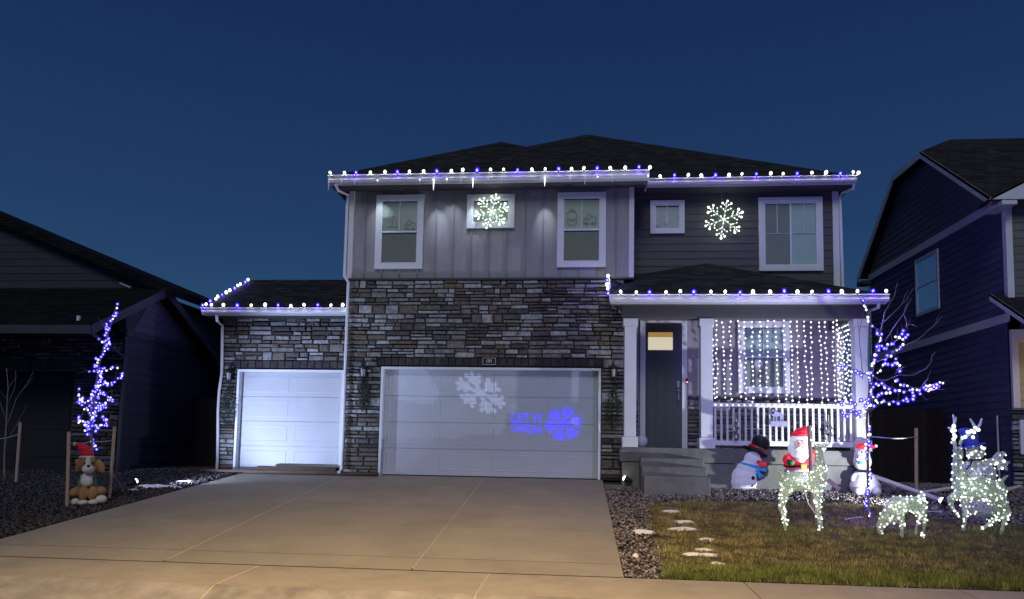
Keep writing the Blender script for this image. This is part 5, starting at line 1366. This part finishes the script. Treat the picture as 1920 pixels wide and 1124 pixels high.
def word(txt, px0, py0, px1, py1, hpx):
    """segments of a word whose foot line runs from one door point to another"""
    o = PY(px0, py0, YG + .11); e = PY(px1, py1, YG + .11); hh = hpx * (YG) / 1387; u = V((e.x - o.x, e.z - o.z)); Wt = sum(ADV[c_] for c_ in txt) - .25
    segs = []; x = 0
    for c_ in txt:
        for a, b_ in LET.get(c_, []):
            f = lambda q: (o.x + u.x * (x + q[0]) / Wt, o.z + u.y * (x + q[0]) / Wt + hh * q[1])
            segs.append((f(a), f(b_)))
        x += ADV[c_]
    return segs
def flake(px, py, wpx, hpx, tilt, arms=6):
    c = PY(px, py, YG + .11); k = YG / 1387; segs = []
    for i in range(arms):
        a = i * 2 * PI / arms + .2
        def f(r, th): 
            x, z = r * math.cos(th) * wpx / 2 * k, r * math.sin(th) * hpx / 2 * k
            return (c.x + x * math.cos(tilt) - z * math.sin(tilt), c.z + x * math.sin(tilt) + z * math.cos(tilt))
        segs.append((f(0, a), f(1, a)))
        for rr_ in (.5, .78):
            for s_ in (-1, 1):
                th = a + s_ * .32; segs.append((f(rr_ * .92, a), f(min(1.0, rr_ + .17), th)))
    return segs
t, hp = spotlight(pp_, V((-1.9, YG, 1.5)), 'small black projector lamp on a spike at the corner of drive and porch walk', .0, (1, 1, 1), 160)
for ch in list(t.children):
    if ch.type == 'LIGHT': bpy.data.objects.remove(ch)
Yd = YG + .11; dvec = V((hp.x - (Yd - hp.y) * 1.15, Yd, 1.15)) - hp
so_d = bpy.data.lights.new('slide_beam', 'SPOT'); so = bpy.data.objects.new('slide_beam', so_d); C.objects.link(so); so.parent = t
so.location = hp - base_of(t); so.rotation_euler = (dvec).to_track_quat('-Z', 'Y').to_euler(); so_d.spot_size = R_(165); so_d.spot_blend = 0; so_d.shadow_soft_size = .004; so_d.energy = 100
Rl = dvec.to_track_quat('-Z', 'Y').to_matrix()
N_ = 2000; SP = 1.5                                  # slide covers tan(angle) up to SP either way
ii = (np.arange(N_) + .5) / N_ * 2 - 1; U, Vv = np.meshgrid(ii * SP, ii * SP)
D = np.stack([U, Vv, -np.ones_like(U)], 2) @ np.array(Rl).T
tt = (Yd - hp.y) / np.where(D[..., 1] > .02, D[..., 1], 1e9)
Xd = hp.x + D[..., 0] * tt; Zd = hp.z + D[..., 2] * tt; r2 = (D ** 2).sum(2) * tt ** 2; cosn = (Yd - hp.y) / np.sqrt(r2)
inside = (D[..., 1] > .02) & (Xd > D1[0] + .03) & (Xd < D1[1] - .03) & (Zd > .02) & (Zd < D1[3] - .03)
txt = np.maximum(strokes(Xd, Zd, word('LET IT', 960, 789, 1016, 794, 15), .026), strokes(Xd, Zd, word('SNOW', 960, 807, 1015, 813.5, 14), .023))
fl2 = np.maximum(strokes(Xd, Zd, flake(1056, 795, 66, 60, 0, 6), .044), 0)
fl1 = strokes(Xd, Zd, flake(900, 737, 100, 62, R_(-30), 6), .046)
pb = PY(790, 730, Yd); sb = strokes(Xd, Zd, [((pb.x - .42, pb.z - .02), (pb.x + .15, pb.z - .08)), ((pb.x - .42, pb.z + .3), (pb.x - .05, pb.z + .22))], .26)
pur = np.maximum(txt, fl2)
base = np.array([.080, .115, .235])  # even bluish wash added to the slide to brighten the whole door
img = base[None, None] * (1 - pur[..., None]) + np.array([.03, .0, 3.2])[None, None] * pur[..., None] + np.array([.42, .48, .75])[None, None] * fl1[..., None] + np.array([.13, .15, .24])[None, None] * sb[..., None]
img = img * inside[..., None] * (r2 / np.maximum(cosn, .02))[..., None] / 20
im = bpy.data.images.new('slide', N_, N_, float_buffer=True, is_data=True)
px_ = np.ones((N_, N_, 4), np.float32); px_[..., :3] = img; im.pixels.foreach_set(px_.ravel()); im.update(); im.pack()
so_d.use_nodes = True; n = so_d.node_tree; em = [q for q in n.nodes if q.type == 'EMISSION'][0]
tcn = n.nodes.new('ShaderNodeTexCoord'); sx = n.nodes.new('ShaderNodeSeparateXYZ'); n.links.new(tcn.outputs['Normal'], sx.inputs[0])
def mth(op, a, b_):
    q = n.nodes.new('ShaderNodeMath'); q.operation = op
    for i, v in enumerate((a, b_)):
        if isinstance(v, (int, float)): q.inputs[i].default_value = v
        else: n.links.new(v, q.inputs[i])
    return q.outputs[0]
az_ = mth('MULTIPLY', sx.outputs[2], -1.0)
uu = mth('ADD', mth('DIVIDE', mth('DIVIDE', sx.outputs[0], az_), 2 * SP), .5); vv2 = mth('ADD', mth('DIVIDE', mth('DIVIDE', sx.outputs[1], az_), 2 * SP), .5)
cm = n.nodes.new('ShaderNodeCombineXYZ'); n.links.new(uu, cm.inputs[0]); n.links.new(vv2, cm.inputs[1])
it = n.nodes.new('ShaderNodeTexImage'); it.image = im; it.extension = 'CLIP'; it.interpolation = 'Linear'; n.links.new(cm.outputs[0], it.inputs[0])
n.links.new(it.outputs[0], em.inputs[0]); em.inputs[1].default_value = 1.0
so_d.energy = 4 * PI * PI * .55 * 20

# street lamp beyond the frame, its pool of warm light on pavement and drive ---------------------------------
LP = V((3.3, -4.0, 0)); LPz = 7.4
sl_ = thing('street_lamp', 'tall grey street lamp across the road whose warm light pools on the drive', 'street lamp', (LP.x, LP.y, -1))
MB().tube([V((LP.x, LP.y, -1.2)), V((LP.x, LP.y, LPz - .1)), V((LP.x - .8, LP.y + 1.0, LPz + .15)), V((LP.x - 4.2, LP.y + 5.0, LPz + .2))], [.09, .06, .045, .035], 10).build('pole', M['trimdark'], sl_)
hd = V((LP.x - 4.5, LP.y + 5.4, LPz + .15))
MB().ball(hd + V((0, 0, .03)), (.16, .32, .06), 14, 8).build('lamp_head', M['trimdark'], sl_, smooth=True)
MB().box(hd.x - .09, hd.x + .09, hd.y - .2, hd.y + .2, hd.z - .06, hd.z - .045).build('lens', M['lamp_led'], sl_)
s_ = lamp(sl_, 'lamp_beam', 'SPOT', hd - V((0, 0, .1)), 9600, (1.0, .69, .34), spot_size=R_(83), spot_blend=.9, shadow_soft_size=.18); aim(s_, hd, (hd.x - .3, hd.y + 4.6, -1))

# ================================================================== INFLATABLES
def frame_fn(x0, y0, sc, Yb):
    def q(cx_, cy_, dy=0.0): return PY(x0 + cx_ / sc, y0 + cy_ / sc, Yb + dy)
    k = Yb / 1387 / sc
    def e(cx_, cy_, rx_, ry_, dy=0.0, rd=None, ang=0):
        rm = Matrix.Rotation(R_(ang), 3, 'Y') if ang else None
        r = (rx_ * k, (rd if rd is not None else min(rx_, ry_)) * k, ry_ * k)
        return (q(cx_, cy_, dy), r, rm) if rm else (q(cx_, cy_, dy), r)
    return q, e, k
# snowman, scale from the crop
Yb = 15.0; q, e, k = frame_fn(1350, 780, 4.886, Yb); gb = PG(1392, 919)
Yb = gb.y + .25; q, e, k = frame_fn(1350, 780, 4.886, Yb)
t = thing('snowman_inflatable', 'leaning inflatable snowman with black top hat and blue scarf', 'inflatable', gb + V((0, .25, 0)))
blob('body', [e(212, 610, 122, 85, 0, 112), e(212, 560, 118, 110, 0, 105), e(235, 490, 100, 100, 0, 92), e(285, 395, 92, 84, 0, 84), e(212, 660, 116, 26, 0, 105)], M['nyl_snow'], t, .018, 4)
Rt = Matrix.Rotation(R_(24), 3, 'Y') ; cB = q(320, 335)
MB().lathe([(.001, .0), (112 * k, -.0), (115 * k, .02), (110 * k, .045), (70 * k, .05)], cB, 20, Rt).build('hat_brim', M['nyl_black'], t, smooth=True)
cC = q(368, 258, 0)
blob('hat_crown', [(cC, (78 * k, 78 * k, 62 * k), Rt), (cC + Rt @ V((0, 0, .05)), (80 * k, 78 * k, 55 * k), Rt), (cC + Rt @ V((0, 0, -.08)), (72 * k, 72 * k, 50 * k), Rt)], M['nyl_black'], t, .018, 3)
MB().lathe([(77 * k, .0), (80 * k, .03), (78 * k, .065)], q(334, 312), 20, Rt).build('hat_band', M['nyl_red_dim'], t, smooth=True)
MB().ball(q(362, 300, -78 * k), (18 * k, 5 * k, 12 * k), 8, 6).ball(q(385, 312, -74 * k), (16 * k, 5 * k, 10 * k), 8, 6).build('holly', M['nyl_green'], t)
MB().ball(q(333, 392, -68 * k), (9 * k, 5 * k, 13 * k), 10, 8).ball(q(362, 388, -50 * k), (8 * k, 5 * k, 14 * k), 10, 8).build('eye', M['nyl_black'], t)
MB().ball(q(372, 402, -52 * k), (9 * k, 4 * k, 14 * k), 10, 8).build('eye_white', M['plush_white'], t)
MB().lathe([(.001, 55 * k), (8 * k, 40 * k), (17 * k, 0), (.001, -4 * k)], q(345, 420, -70 * k), 10, V((.75, -.6, -.3)).to_track_quat('Z', 'Y').to_matrix()).build('carrot_nose', M['nyl_orange'], t, smooth=True)
rings = []
for a in np.linspace(0, 2 * PI, 26): rings.append(q(262, 452) + V((92 * k * math.cos(a), 82 * k * math.sin(a), -math.cos(a) * .045)))
MB().tube(rings, 13 * k, 7, False).build('scarf', M['nyl_blue'], t, smooth=True)
for tip, a0 in (((425, 495), (340, 485)), ((378, 565), (335, 495))):
    A0 = q(*a0, -78 * k); B0 = q(*tip, -70 * k); dd = (B0 - A0).normalized(); nn = V((-dd.z, 0, dd.x))
    MB().prism([A0 - nn * 12 * k, B0 - nn * 20 * k, B0 + nn * 20 * k, A0 + nn * 12 * k], (0, 7 * k, 0)).build('scarf_end', M['nyl_blue'], t, bevel=.008)
blob('mitten', [e(140, 462, 32, 24, -.03, 22), e(165, 462, 20, 20, -.02, 18)], M['nyl_red'], t, .012, 2)
blob('mitten', [e(395, 445, 34, 22, -.22, 22), e(372, 448, 18, 18, -.2, 16)], M['nyl_red'], t, .012, 2)
for (a, b2, d_) in ((302, 570, -.30), (287, 637, -.31)): MB().ball(q(a, b2, -96 * k + .02), (17 * k, 8 * k, 17 * k), 12, 8).build('button', M['nyl_black'], t, smooth=True)

# santa
gb = V((PY(1497, 900, 15.35).x, 15.05, G(15.05))); Yb = gb.y + .3; q, e, k = frame_fn(1350, 780, 4.886, Yb)
t = thing('santa_inflatable', 'lit inflatable santa with long white beard behind the standing reindeer', 'inflatable', gb + V((0, .3, 0)))
blob('coat', [e(705, 440, 112, 80, 0, 90), e(705, 400, 100, 80, 0, 80), e(612, 395, 36, 48, -.05, 40, 20), e(625, 430, 40, 30, -.12, 36), e(840, 350, 34, 45, -.02, 36, 20), e(820, 400, 36, 50, 0, 40)], M['nyl_red'], t, .018, 3)
blob('coat_hem', [e(702, 505, 112, 34, 0, 96), e(702, 560, 104, 90, 0, 92)], M['nyl_white'], t, .02, 3)
blob('boot', [e(660, 640, 50, 30, -.1, 60), e(760, 640, 50, 30, -.1, 60)], M['nyl_black'], t, .02, 2)
blob('beard', [e(722, 300, 96, 82, -.03, 78), e(728, 350, 80, 70, -.08, 60), e(738, 400, 42, 40, -.14, 34), e(726, 230, 84, 50, -.0, 72)], M['nyl_beard'], t, .016, 3)
blob('face', [e(738, 256, 62, 36, -.24, 26), e(735, 275, 18, 16, -.30, 14)], M['nyl_skin'], t, .012, 2)
blob('moustache', [e(712, 292, 30, 13, -.29, 14, -15), e(764, 292, 30, 13, -.29, 14, 15)], M['plush_white'], t, .010, 1)
blob('eyebrow', [e(718, 232, 18, 7, -.31, 8, 10), e(762, 234, 18, 7, -.31, 8, -10)], M['plush_white'], t, .008, 0)
MB().ball(q(720, 250, -.33), (6 * k, 4 * k, 7 * k), 8, 6).ball(q(760, 252, -.33), (6 * k, 4 * k, 7 * k), 8, 6).build('eye', M['nyl_black'], t)
blob('hat', [e(730, 172, 76, 30, 0, 66), e(745, 145, 62, 34, 0, 54), e(775, 120, 38, 24, 0, 34), e(800, 140, 22, 34, 0, 20)], M['nyl_red'], t, .014, 3)
blob('hat_trim', [e(728, 200, 84, 19, 0, 74, -2)], M['nyl_beard'], t, .014, 2)
MB().ball(q(838, 118, -.02), 17 * k, 12, 9).build('pompom', M['nyl_beard'], t, smooth=True)
MB().lathe([(100 * k, -.025), (112 * k, -.02), (112 * k, .02), (100 * k, .025)], q(705, 462), 24).build('belt', M['nyl_black'], t, smooth=True)
MB().box(*[v for v in (q(698, 0).x, q(752, 0).x)], q(0, 0).y - 118 * k, q(0, 0).y - 96 * k, q(0, 470).z, q(0, 428).z).build('buckle', M['nyl_yellow'], t, bevel=.01)
blob('mitten', [e(648, 428, 34, 28, -.34, 28), e(625, 412, 14, 16, -.34, 14)], M['nyl_green'], t, .012, 2)

# puppy
gb = PG(165, 946); Yb = gb.y + .22; q, e, k = frame_fn(0, 780, 4.8875, Yb)
t = thing('puppy_inflatable', 'sitting brown and white puppy figure with a red santa hat', 'inflatable', gb + V((0, .22, 0)))
blob('body', [e(800, 620, 86, 84, 0, 76), e(800, 690, 122, 78, .05, 100), e(690, 705, 52, 50, -.06, 52), e(925, 690, 50, 46, -.06, 52), e(768, 715, 46, 74, -.18, 42), e(850, 712, 46, 74, -.18, 42)] , M['plush_tan'], t, .016, 3)
blob('chest', [e(795, 600, 62, 58, -.16, 40), e(798, 560, 66, 36, -.1, 44)], M['plush_cream'], t, .014, 3)
for a, b2, r1, r2_, dy in ((688, 790, 46, 36, -.28), (762, 797, 46, 28, -.34), (856, 792, 46, 28, -.34), (928, 766, 50, 42, -.26)): blob('paw', [e(a, b2, r1, r2_, dy, 48)], M['plush_cream'], t, .014, 1)
blob('head', [e(798, 450, 100, 80, 0, 80), e(798, 420, 92, 60, 0, 72), e(735, 480, 40, 46, -.03, 40), e(865, 480, 40, 46, -.03, 40)], M['plush_tan'], t, .016, 3)
blob('muzzle', [e(808, 490, 58, 44, -.22, 46), e(808, 430, 26, 62, -.2, 24)], M['plush_cream'], t, .012, 3)
blob('ear', [e(905, 430, 30, 34, -.0, 20, 20), e(928, 470, 36, 62, -.02, 20, -15)], M['plush_tan'], t, .012, 2)
blob('ear', [e(712, 430, 24, 40, -.0, 20, -10), e(712, 475, 22, 50, .02, 20)], M['plush_tan'], t, .012, 2)
MB().ball(q(812, 460, -.37), (19 * k, 10 * k, 13 * k), 12, 8).build('nose', M['nyl_black'], t, smooth=True)
MB().ball(q(771, 436, -.25), (9 * k, 6 * k, 11 * k), 10, 8).ball(q(852, 432, -.25), (9 * k, 6 * k, 11 * k), 10, 8).build('eye', M['nyl_black'], t, smooth=True)
blob('hat', [e(792, 345, 70, 36, 0, 62), e(775, 300, 62, 40, 0, 52), e(745, 268, 42, 22, 0, 34), e(712, 262, 22, 14, 0, 14)], M['nyl_red_dim'], t, .014, 2)
blob('hat_trim', [e(793, 379, 72, 19, -.0, 68, -2)], M['plush_white'], t, .012, 2)
MB().ball(q(688, 260, 0), 19 * k, 12, 9).build('pompom', M['plush_white'], t, smooth=True)
blob('scarf', [e(795, 540, 78, 17, -.03, 66), e(872, 600, 17, 70, -.10, 14, -6), e(722, 610, 12, 66, -.08, 14, 4)], M['nyl_green'], t, .012, 2)

# white bear
gb = PG(1619, 929); Yb = gb.y + .3; q, e, k = frame_fn(1560, 780, 4.683, Yb)
t = thing('bear_inflatable', 'seated white bear inflatable with red hat half hidden by the lit tree trunk', 'inflatable', gb + V((0, .3, 0)))
blob('body', [e(290, 618, 126, 84, 0, 100), e(282, 560, 96, 60, 0, 84), e(250, 510, 52, 34, 0, 50)], M['nyl_white'], t, .018, 3)
blob('foot', [e(392, 664, 38, 38, -.22, 34)], M['nyl_white'], t, .014, 2); blob('foot', [e(240, 664, 42, 36, -.26, 34)], M['nyl_white'], t, .014, 2)
blob('arm', [e(190, 540, 22, 40, -.05, 20, 25)], M['nyl_white'], t, .014, 2); blob('arm', [e(372, 560, 22, 46, -.05, 20, -25)], M['nyl_white'], t, .014, 2)
blob('head', [e(266, 400, 74, 82, 0, 66), e(262, 340, 62, 56, 0, 56), e(240, 372, 36, 26, -.2, 30), e(215, 300, 16, 16, 0, 10)], M['nyl_white'], t, .016, 3)
MB().ball(q(226, 366, -.31), (9 * k, 7 * k, 8 * k), 8, 6).ball(q(262, 322, -.22), (7 * k, 5 * k, 12 * k), 8, 6).build('nose_and_eyes', M['nyl_black'], t)
blob('scarf', [e(246, 412, 22, 15, -.2, 20)], M['nyl_blue'], t, .012, 2)
MB().lathe([(56 * k, -.02), (60 * k, 0), (56 * k, .02)], q(268, 488), 16).build('neck_strap', M['nyl_black'], t)
blob('hat', [e(275, 268, 56, 28, 0, 48), e(320, 258, 42, 20, 0, 26, 15), e(355, 272, 30, 14, 0, 14, 10)], M['nyl_red'], t, .012, 2)
MB().ball(q(387, 265, 0), 13 * k, 10, 8).build('pompom', M['nyl_beard'], t, smooth=True)

# ================================================================== LIT WIRE REINDEER AND SNOWMAN
def wire_figure(t, parts, nb, seed, voxel=.045, m='tinsel', bulbs='deer', nm='body', wires=True):
    s = blob(nm, parts, M[m], t, voxel * .6, 2)
    wf = blob('wire_frame', parts, M['wire_pale'], t, voxel * 1.25, 1, wire=.009, shade=False)
    me = s.data; rr = random.Random(seed); off = base_of(t); ch = []
    tot = len(me.vertices); tries = 0
    while len(ch) < nb and tries < nb * 20:
        tries += 1; v = me.vertices[rr.randrange(tot)]; p = v.co + v.normal * .004
        if all((p - c_).length > .034 for c_ in ch): ch.append(p)
    for p in ch: bulb(t, p + off, bulbs)
    # the light cord wound over the figure, following near neighbours
    left = ch[:]; cur = left.pop(0); path = [cur + off]
    while left:
        nx = min(left, key=lambda c_: (c_ - cur).length); left.remove(nx)
        if (nx - cur).length > .16:
            if len(path) > 1: MB().tube(path, .0035, 3).build('cord', M['wire_w'], t)
            path = []
        path.append(nx + off); cur = nx
    if len(path) > 1: MB().tube(path, .0035, 3).build('cord', M['wire_w'], t)
def ch(q, k, pts, rs_, dy=0.0, dys=None):
    return chain([q(a, b2, dy if dys is None else dys[i]) for i, (a, b2) in enumerate(pts)], [r * k for r in rs_])
# standing deer
gb = PG(1502, 996); Yb = gb.y; q, e, k = frame_fn(1350, 780, 4.886, Yb)
t = thing('lit_reindeer', 'lit wire doe standing with raised head in front of the santa inflatable', 'light figure', gb, 'lit wire reindeer on the lawn')
p = ch(q, k, [(630, 590), (720, 600), (830, 600), (900, 590)], [78, 88, 86, 76], .1)
p += ch(q, k, [(905, 570), (925, 500), (915, 420), (900, 330)], [66, 52, 42, 36], .1) + ch(q, k, [(895, 290), (935, 285), (990, 255), (1010, 248)], [40, 33, 18, 13], .1)
p += ch(q, k, [(870, 270), (835, 215)], [13, 9], .03) + ch(q, k, [(870, 262), (850, 222)], [12, 8], .2) + ch(q, k, [(560, 540), (520, 470)], [18, 9], .1)
for dy, o_ in ((0.0, 0), (.24, 14)):
    p += ch(q, k, [(610 + o_, 640), (570 + o_, 750), (560 + o_, 850), (590 + o_, 960), (600 + o_, 1048)], [62, 34, 24, 19, 18], dy)
    p += ch(q, k, [(895 + o_, 640), (890 + o_, 750), (892 + o_, 850), (905 + o_, 950), (912 + o_, 1046)], [46, 28, 22, 18, 17], dy)
wire_figure(t, p, 150, 1)
lamp(t, 'figure_glow', 'POINT', q(760, 560, -.35), 1.8, (.85, 1, .82), shadow_soft_size=.06); lamp(t, 'figure_glow', 'POINT', q(800, 800, -.2), 1.0, (.9, 1, .85), shadow_soft_size=.05)
# fawn grazing
gb = PG(1700, 1008); Yb = gb.y; q, e, k = frame_fn(1560, 780, 4.683, Yb)
t = thing('lit_reindeer', 'small lit wire fawn grazing with its head down', 'light figure', gb, 'lit wire reindeer on the lawn')
p = ch(q, k, [(560, 770), (660, 775), (760, 775)], [64, 62, 66], .08) + ch(q, k, [(520, 800), (475, 870), (435, 950)], [46, 44, 40], .08) + ch(q, k, [(430, 960), (420, 1020), (430, 1062)], [38, 24, 14], .08)
p += ch(q, k, [(505, 850), (535, 905), (550, 950)], [10, 13, 9], 0) + ch(q, k, [(785, 710), (800, 670)], [18, 14], .08)
for dy, pts in ((0, [(600, 830), (618, 920), (622, 1020), (614, 1085)]), (.16, [(585, 830), (600, 910), (606, 1000), (600, 1060)]), (0, [(775, 830), (812, 910), (806, 1000), (788, 1080)]), (.16, [(750, 830), (770, 890), (742, 970), (736, 1050)])):
    p += ch(q, k, pts, [36, 20, 13, 13], dy)
wire_figure(t, p, 105, 2)
lamp(t, 'figure_glow', 'POINT', q(650, 740, -.3), 1.1, (.85, 1, .82), shadow_soft_size=.05)
# leaping buck
gb = PG(1838, 1002); Yb = gb.y; q, e, k = frame_fn(1730, 760, 4.321, Yb)
t = thing('lit_reindeer', 'lit wire buck with antlers and one raised foreleg near the right edge', 'light figure', gb, 'lit wire reindeer on the lawn')
p = ch(q, k, [(335, 670), (420, 680), (520, 685), (590, 690)], [74, 84, 82, 74], .1) + ch(q, k, [(300, 640), (285, 560), (282, 470), (280, 420)], [56, 44, 36, 32], .1)
p += ch(q, k, [(282, 370), (300, 385), (308, 415)], [36, 30, 22], .08) + ch(q, k, [(250, 330), (222, 285)], [11, 7], .1) + ch(q, k, [(305, 330), (318, 285)], [11, 7], .15) + ch(q, k, [(635, 620), (665, 590), (702, 562)], [20, 15, 8], .1)
p += ch(q, k, [(300, 720), (215, 755), (235, 820), (285, 895)], [36, 22, 16, 15], 0) + ch(q, k, [(345, 760), (340, 850), (342, 940), (325, 1035)], [40, 24, 17, 16], .2)
p += ch(q, k, [(620, 740), (690, 860), (655, 960), (635, 1050)], [44, 24, 17, 16], 0) + ch(q, k, [(600, 770), (645, 890), (545, 955), (470, 1012)], [44, 24, 17, 15], .2)
wire_figure(t, p, 135, 3)
an = MB()
for pts in ([(262, 330), (255, 270), (250, 200), (258, 130), (246, 75)], [(250, 205), (228, 195), (205, 180)], [(258, 135), (266, 110), (268, 95)], [(300, 320), (320, 270), (370, 240), (430, 195), (465, 160), (480, 108)], [(430, 195), (410, 150), (385, 112)], [(370, 240), (400, 215), (445, 205)]):
    an.tube([q(a, b2, .1) for a, b2 in pts], [12 * k] + [10 * k] * (len(pts) - 2) + [6 * k], 6)
an.build('antler', M['wire_pale'], t)
for a, b2 in ((252, 172), (240, 210), (262, 205), (255, 240), (250, 275), (322, 265), (345, 258), (365, 218), (395, 208), (425, 182), (452, 200), (408, 260), (418, 222), (262, 255)): bulb(t, q(a, b2, .08), 'tip')
lamp(t, 'figure_glow', 'POINT', q(450, 640, -.35), 1.6, (.85, 1, .82), shadow_soft_size=.06)
# wire snowman
gb = PG(1845, 976); Yb = gb.y + .45; q, e, k = frame_fn(1730, 760, 4.321, Yb)
t = thing('lit_snowman', 'lit wire snowman with blue top hat holding a star, behind the buck', 'light figure', gb + V((0, .45, 0)))
wire_figure(t, [e(460, 810, 118, 125, 0, 110), e(455, 560, 122, 105, 0, 96), e(350, 500, 34, 60, 0, 30, 35)], 48, 5, m='tinsel_w', bulbs='deer', nm='body')
wire_figure(t, [e(427, 378, 68, 62, 0, 60)], 14, 6, m='tinsel_w', nm='head')
wire_figure(t, ch(q, k, [(520, 470), (575, 460), (615, 400), (660, 395)], [30, 28, 24, 20]), 8, 7, m='tinsel_w', nm='arm')
blob('hat', [e(375, 255, 64, 62, 0, 60, 8), e(362, 215, 66, 30, 0, 60, 8), e(392, 300, 56, 34, 0, 54, 8)], M['tinsel_hat'], t, .02, 2)
MB().lathe([(84 * k, -.012), (88 * k, 0), (84 * k, .012), (40 * k, .012)], q(404, 328), 20, Matrix.Rotation(R_(-16), 3, 'Y')).build('hat_brim', M['tinsel_hat'], t)
st_ = []
for i in range(10):
    a = PI / 2 + i * PI / 5; r = (60 if i % 2 == 0 else 34) * k; st_.append(q(650, 478, -.05) + V((r * math.cos(a), 0, r * math.sin(a))))
MB().prism(st_, (0, .05, 0)).build('star', M['tinsel_w'], t)
for a, b2 in ((660, 455), (645, 512), (602, 470), (500, 350), (430, 372), (395, 395), (482, 345)): bulb(t, q(a, b2, -.1), 'tip')
MB().ball(q(461, 358, -66 * k), 8 * k, 8, 6).build('eye', M['nyl_black'], t)
sc_ = [q(427, 442) + V((60 * k * math.cos(a), 56 * k * math.sin(a), .02 * math.cos(a))) for a in np.linspace(0, 2 * PI, 18)]
MB().tube(sc_, .016, 6, False).tube([q(400, 445, -.16), q(385, 490, -.2), q(350, 525, -.2)], .014, 5).build('scarf', M['nyl_black'], t)
lamp(t, 'figure_glow', 'POINT', q(430, 560, -.3), .6, (.95, .98, 1), shadow_soft_size=.05)
# loose cords on the lawn
for pts, lb in (([(1508, 920), (1516, 945), (1528, 962)], 'pale cord hanging from the belly of the standing wire doe'), ([(1585, 978), (1596, 975), (1606, 974), (1618, 974)], 'pale cord lying at the foot of the lit porch tree'), ([(1700, 955), (1735, 962), (1768, 964)], 'white cord leading across the lawn to the right spotlight')):
    W_ = [PG(a, b2) + V((0, 0, .03)) for a, b2 in pts]
    if 'hanging' in lb: W_ = [PY(a, b2, PG(1502, 996).y - .02) for a, b2 in pts] + [PG(1532, 990)]
    tag(MB().tube(W_, .009, 5).build('cord', M['wire_w']), lb, 'cord')
# wooden plank behind the standing doe
A0, B0 = PY(1553, 900, 13.6), PY(1575, 918, 13.4); dd = (B0 - A0).normalized(); nn = V((-dd.z, 0, dd.x)) * .05
tag(MB().prism([A0 - nn, B0 - nn, B0 + nn, A0 + nn], (0, .03, 0)).build('plank_end', M['stake']), 'tilted pale plank end sticking out right of the standing wire doe', 'plank')
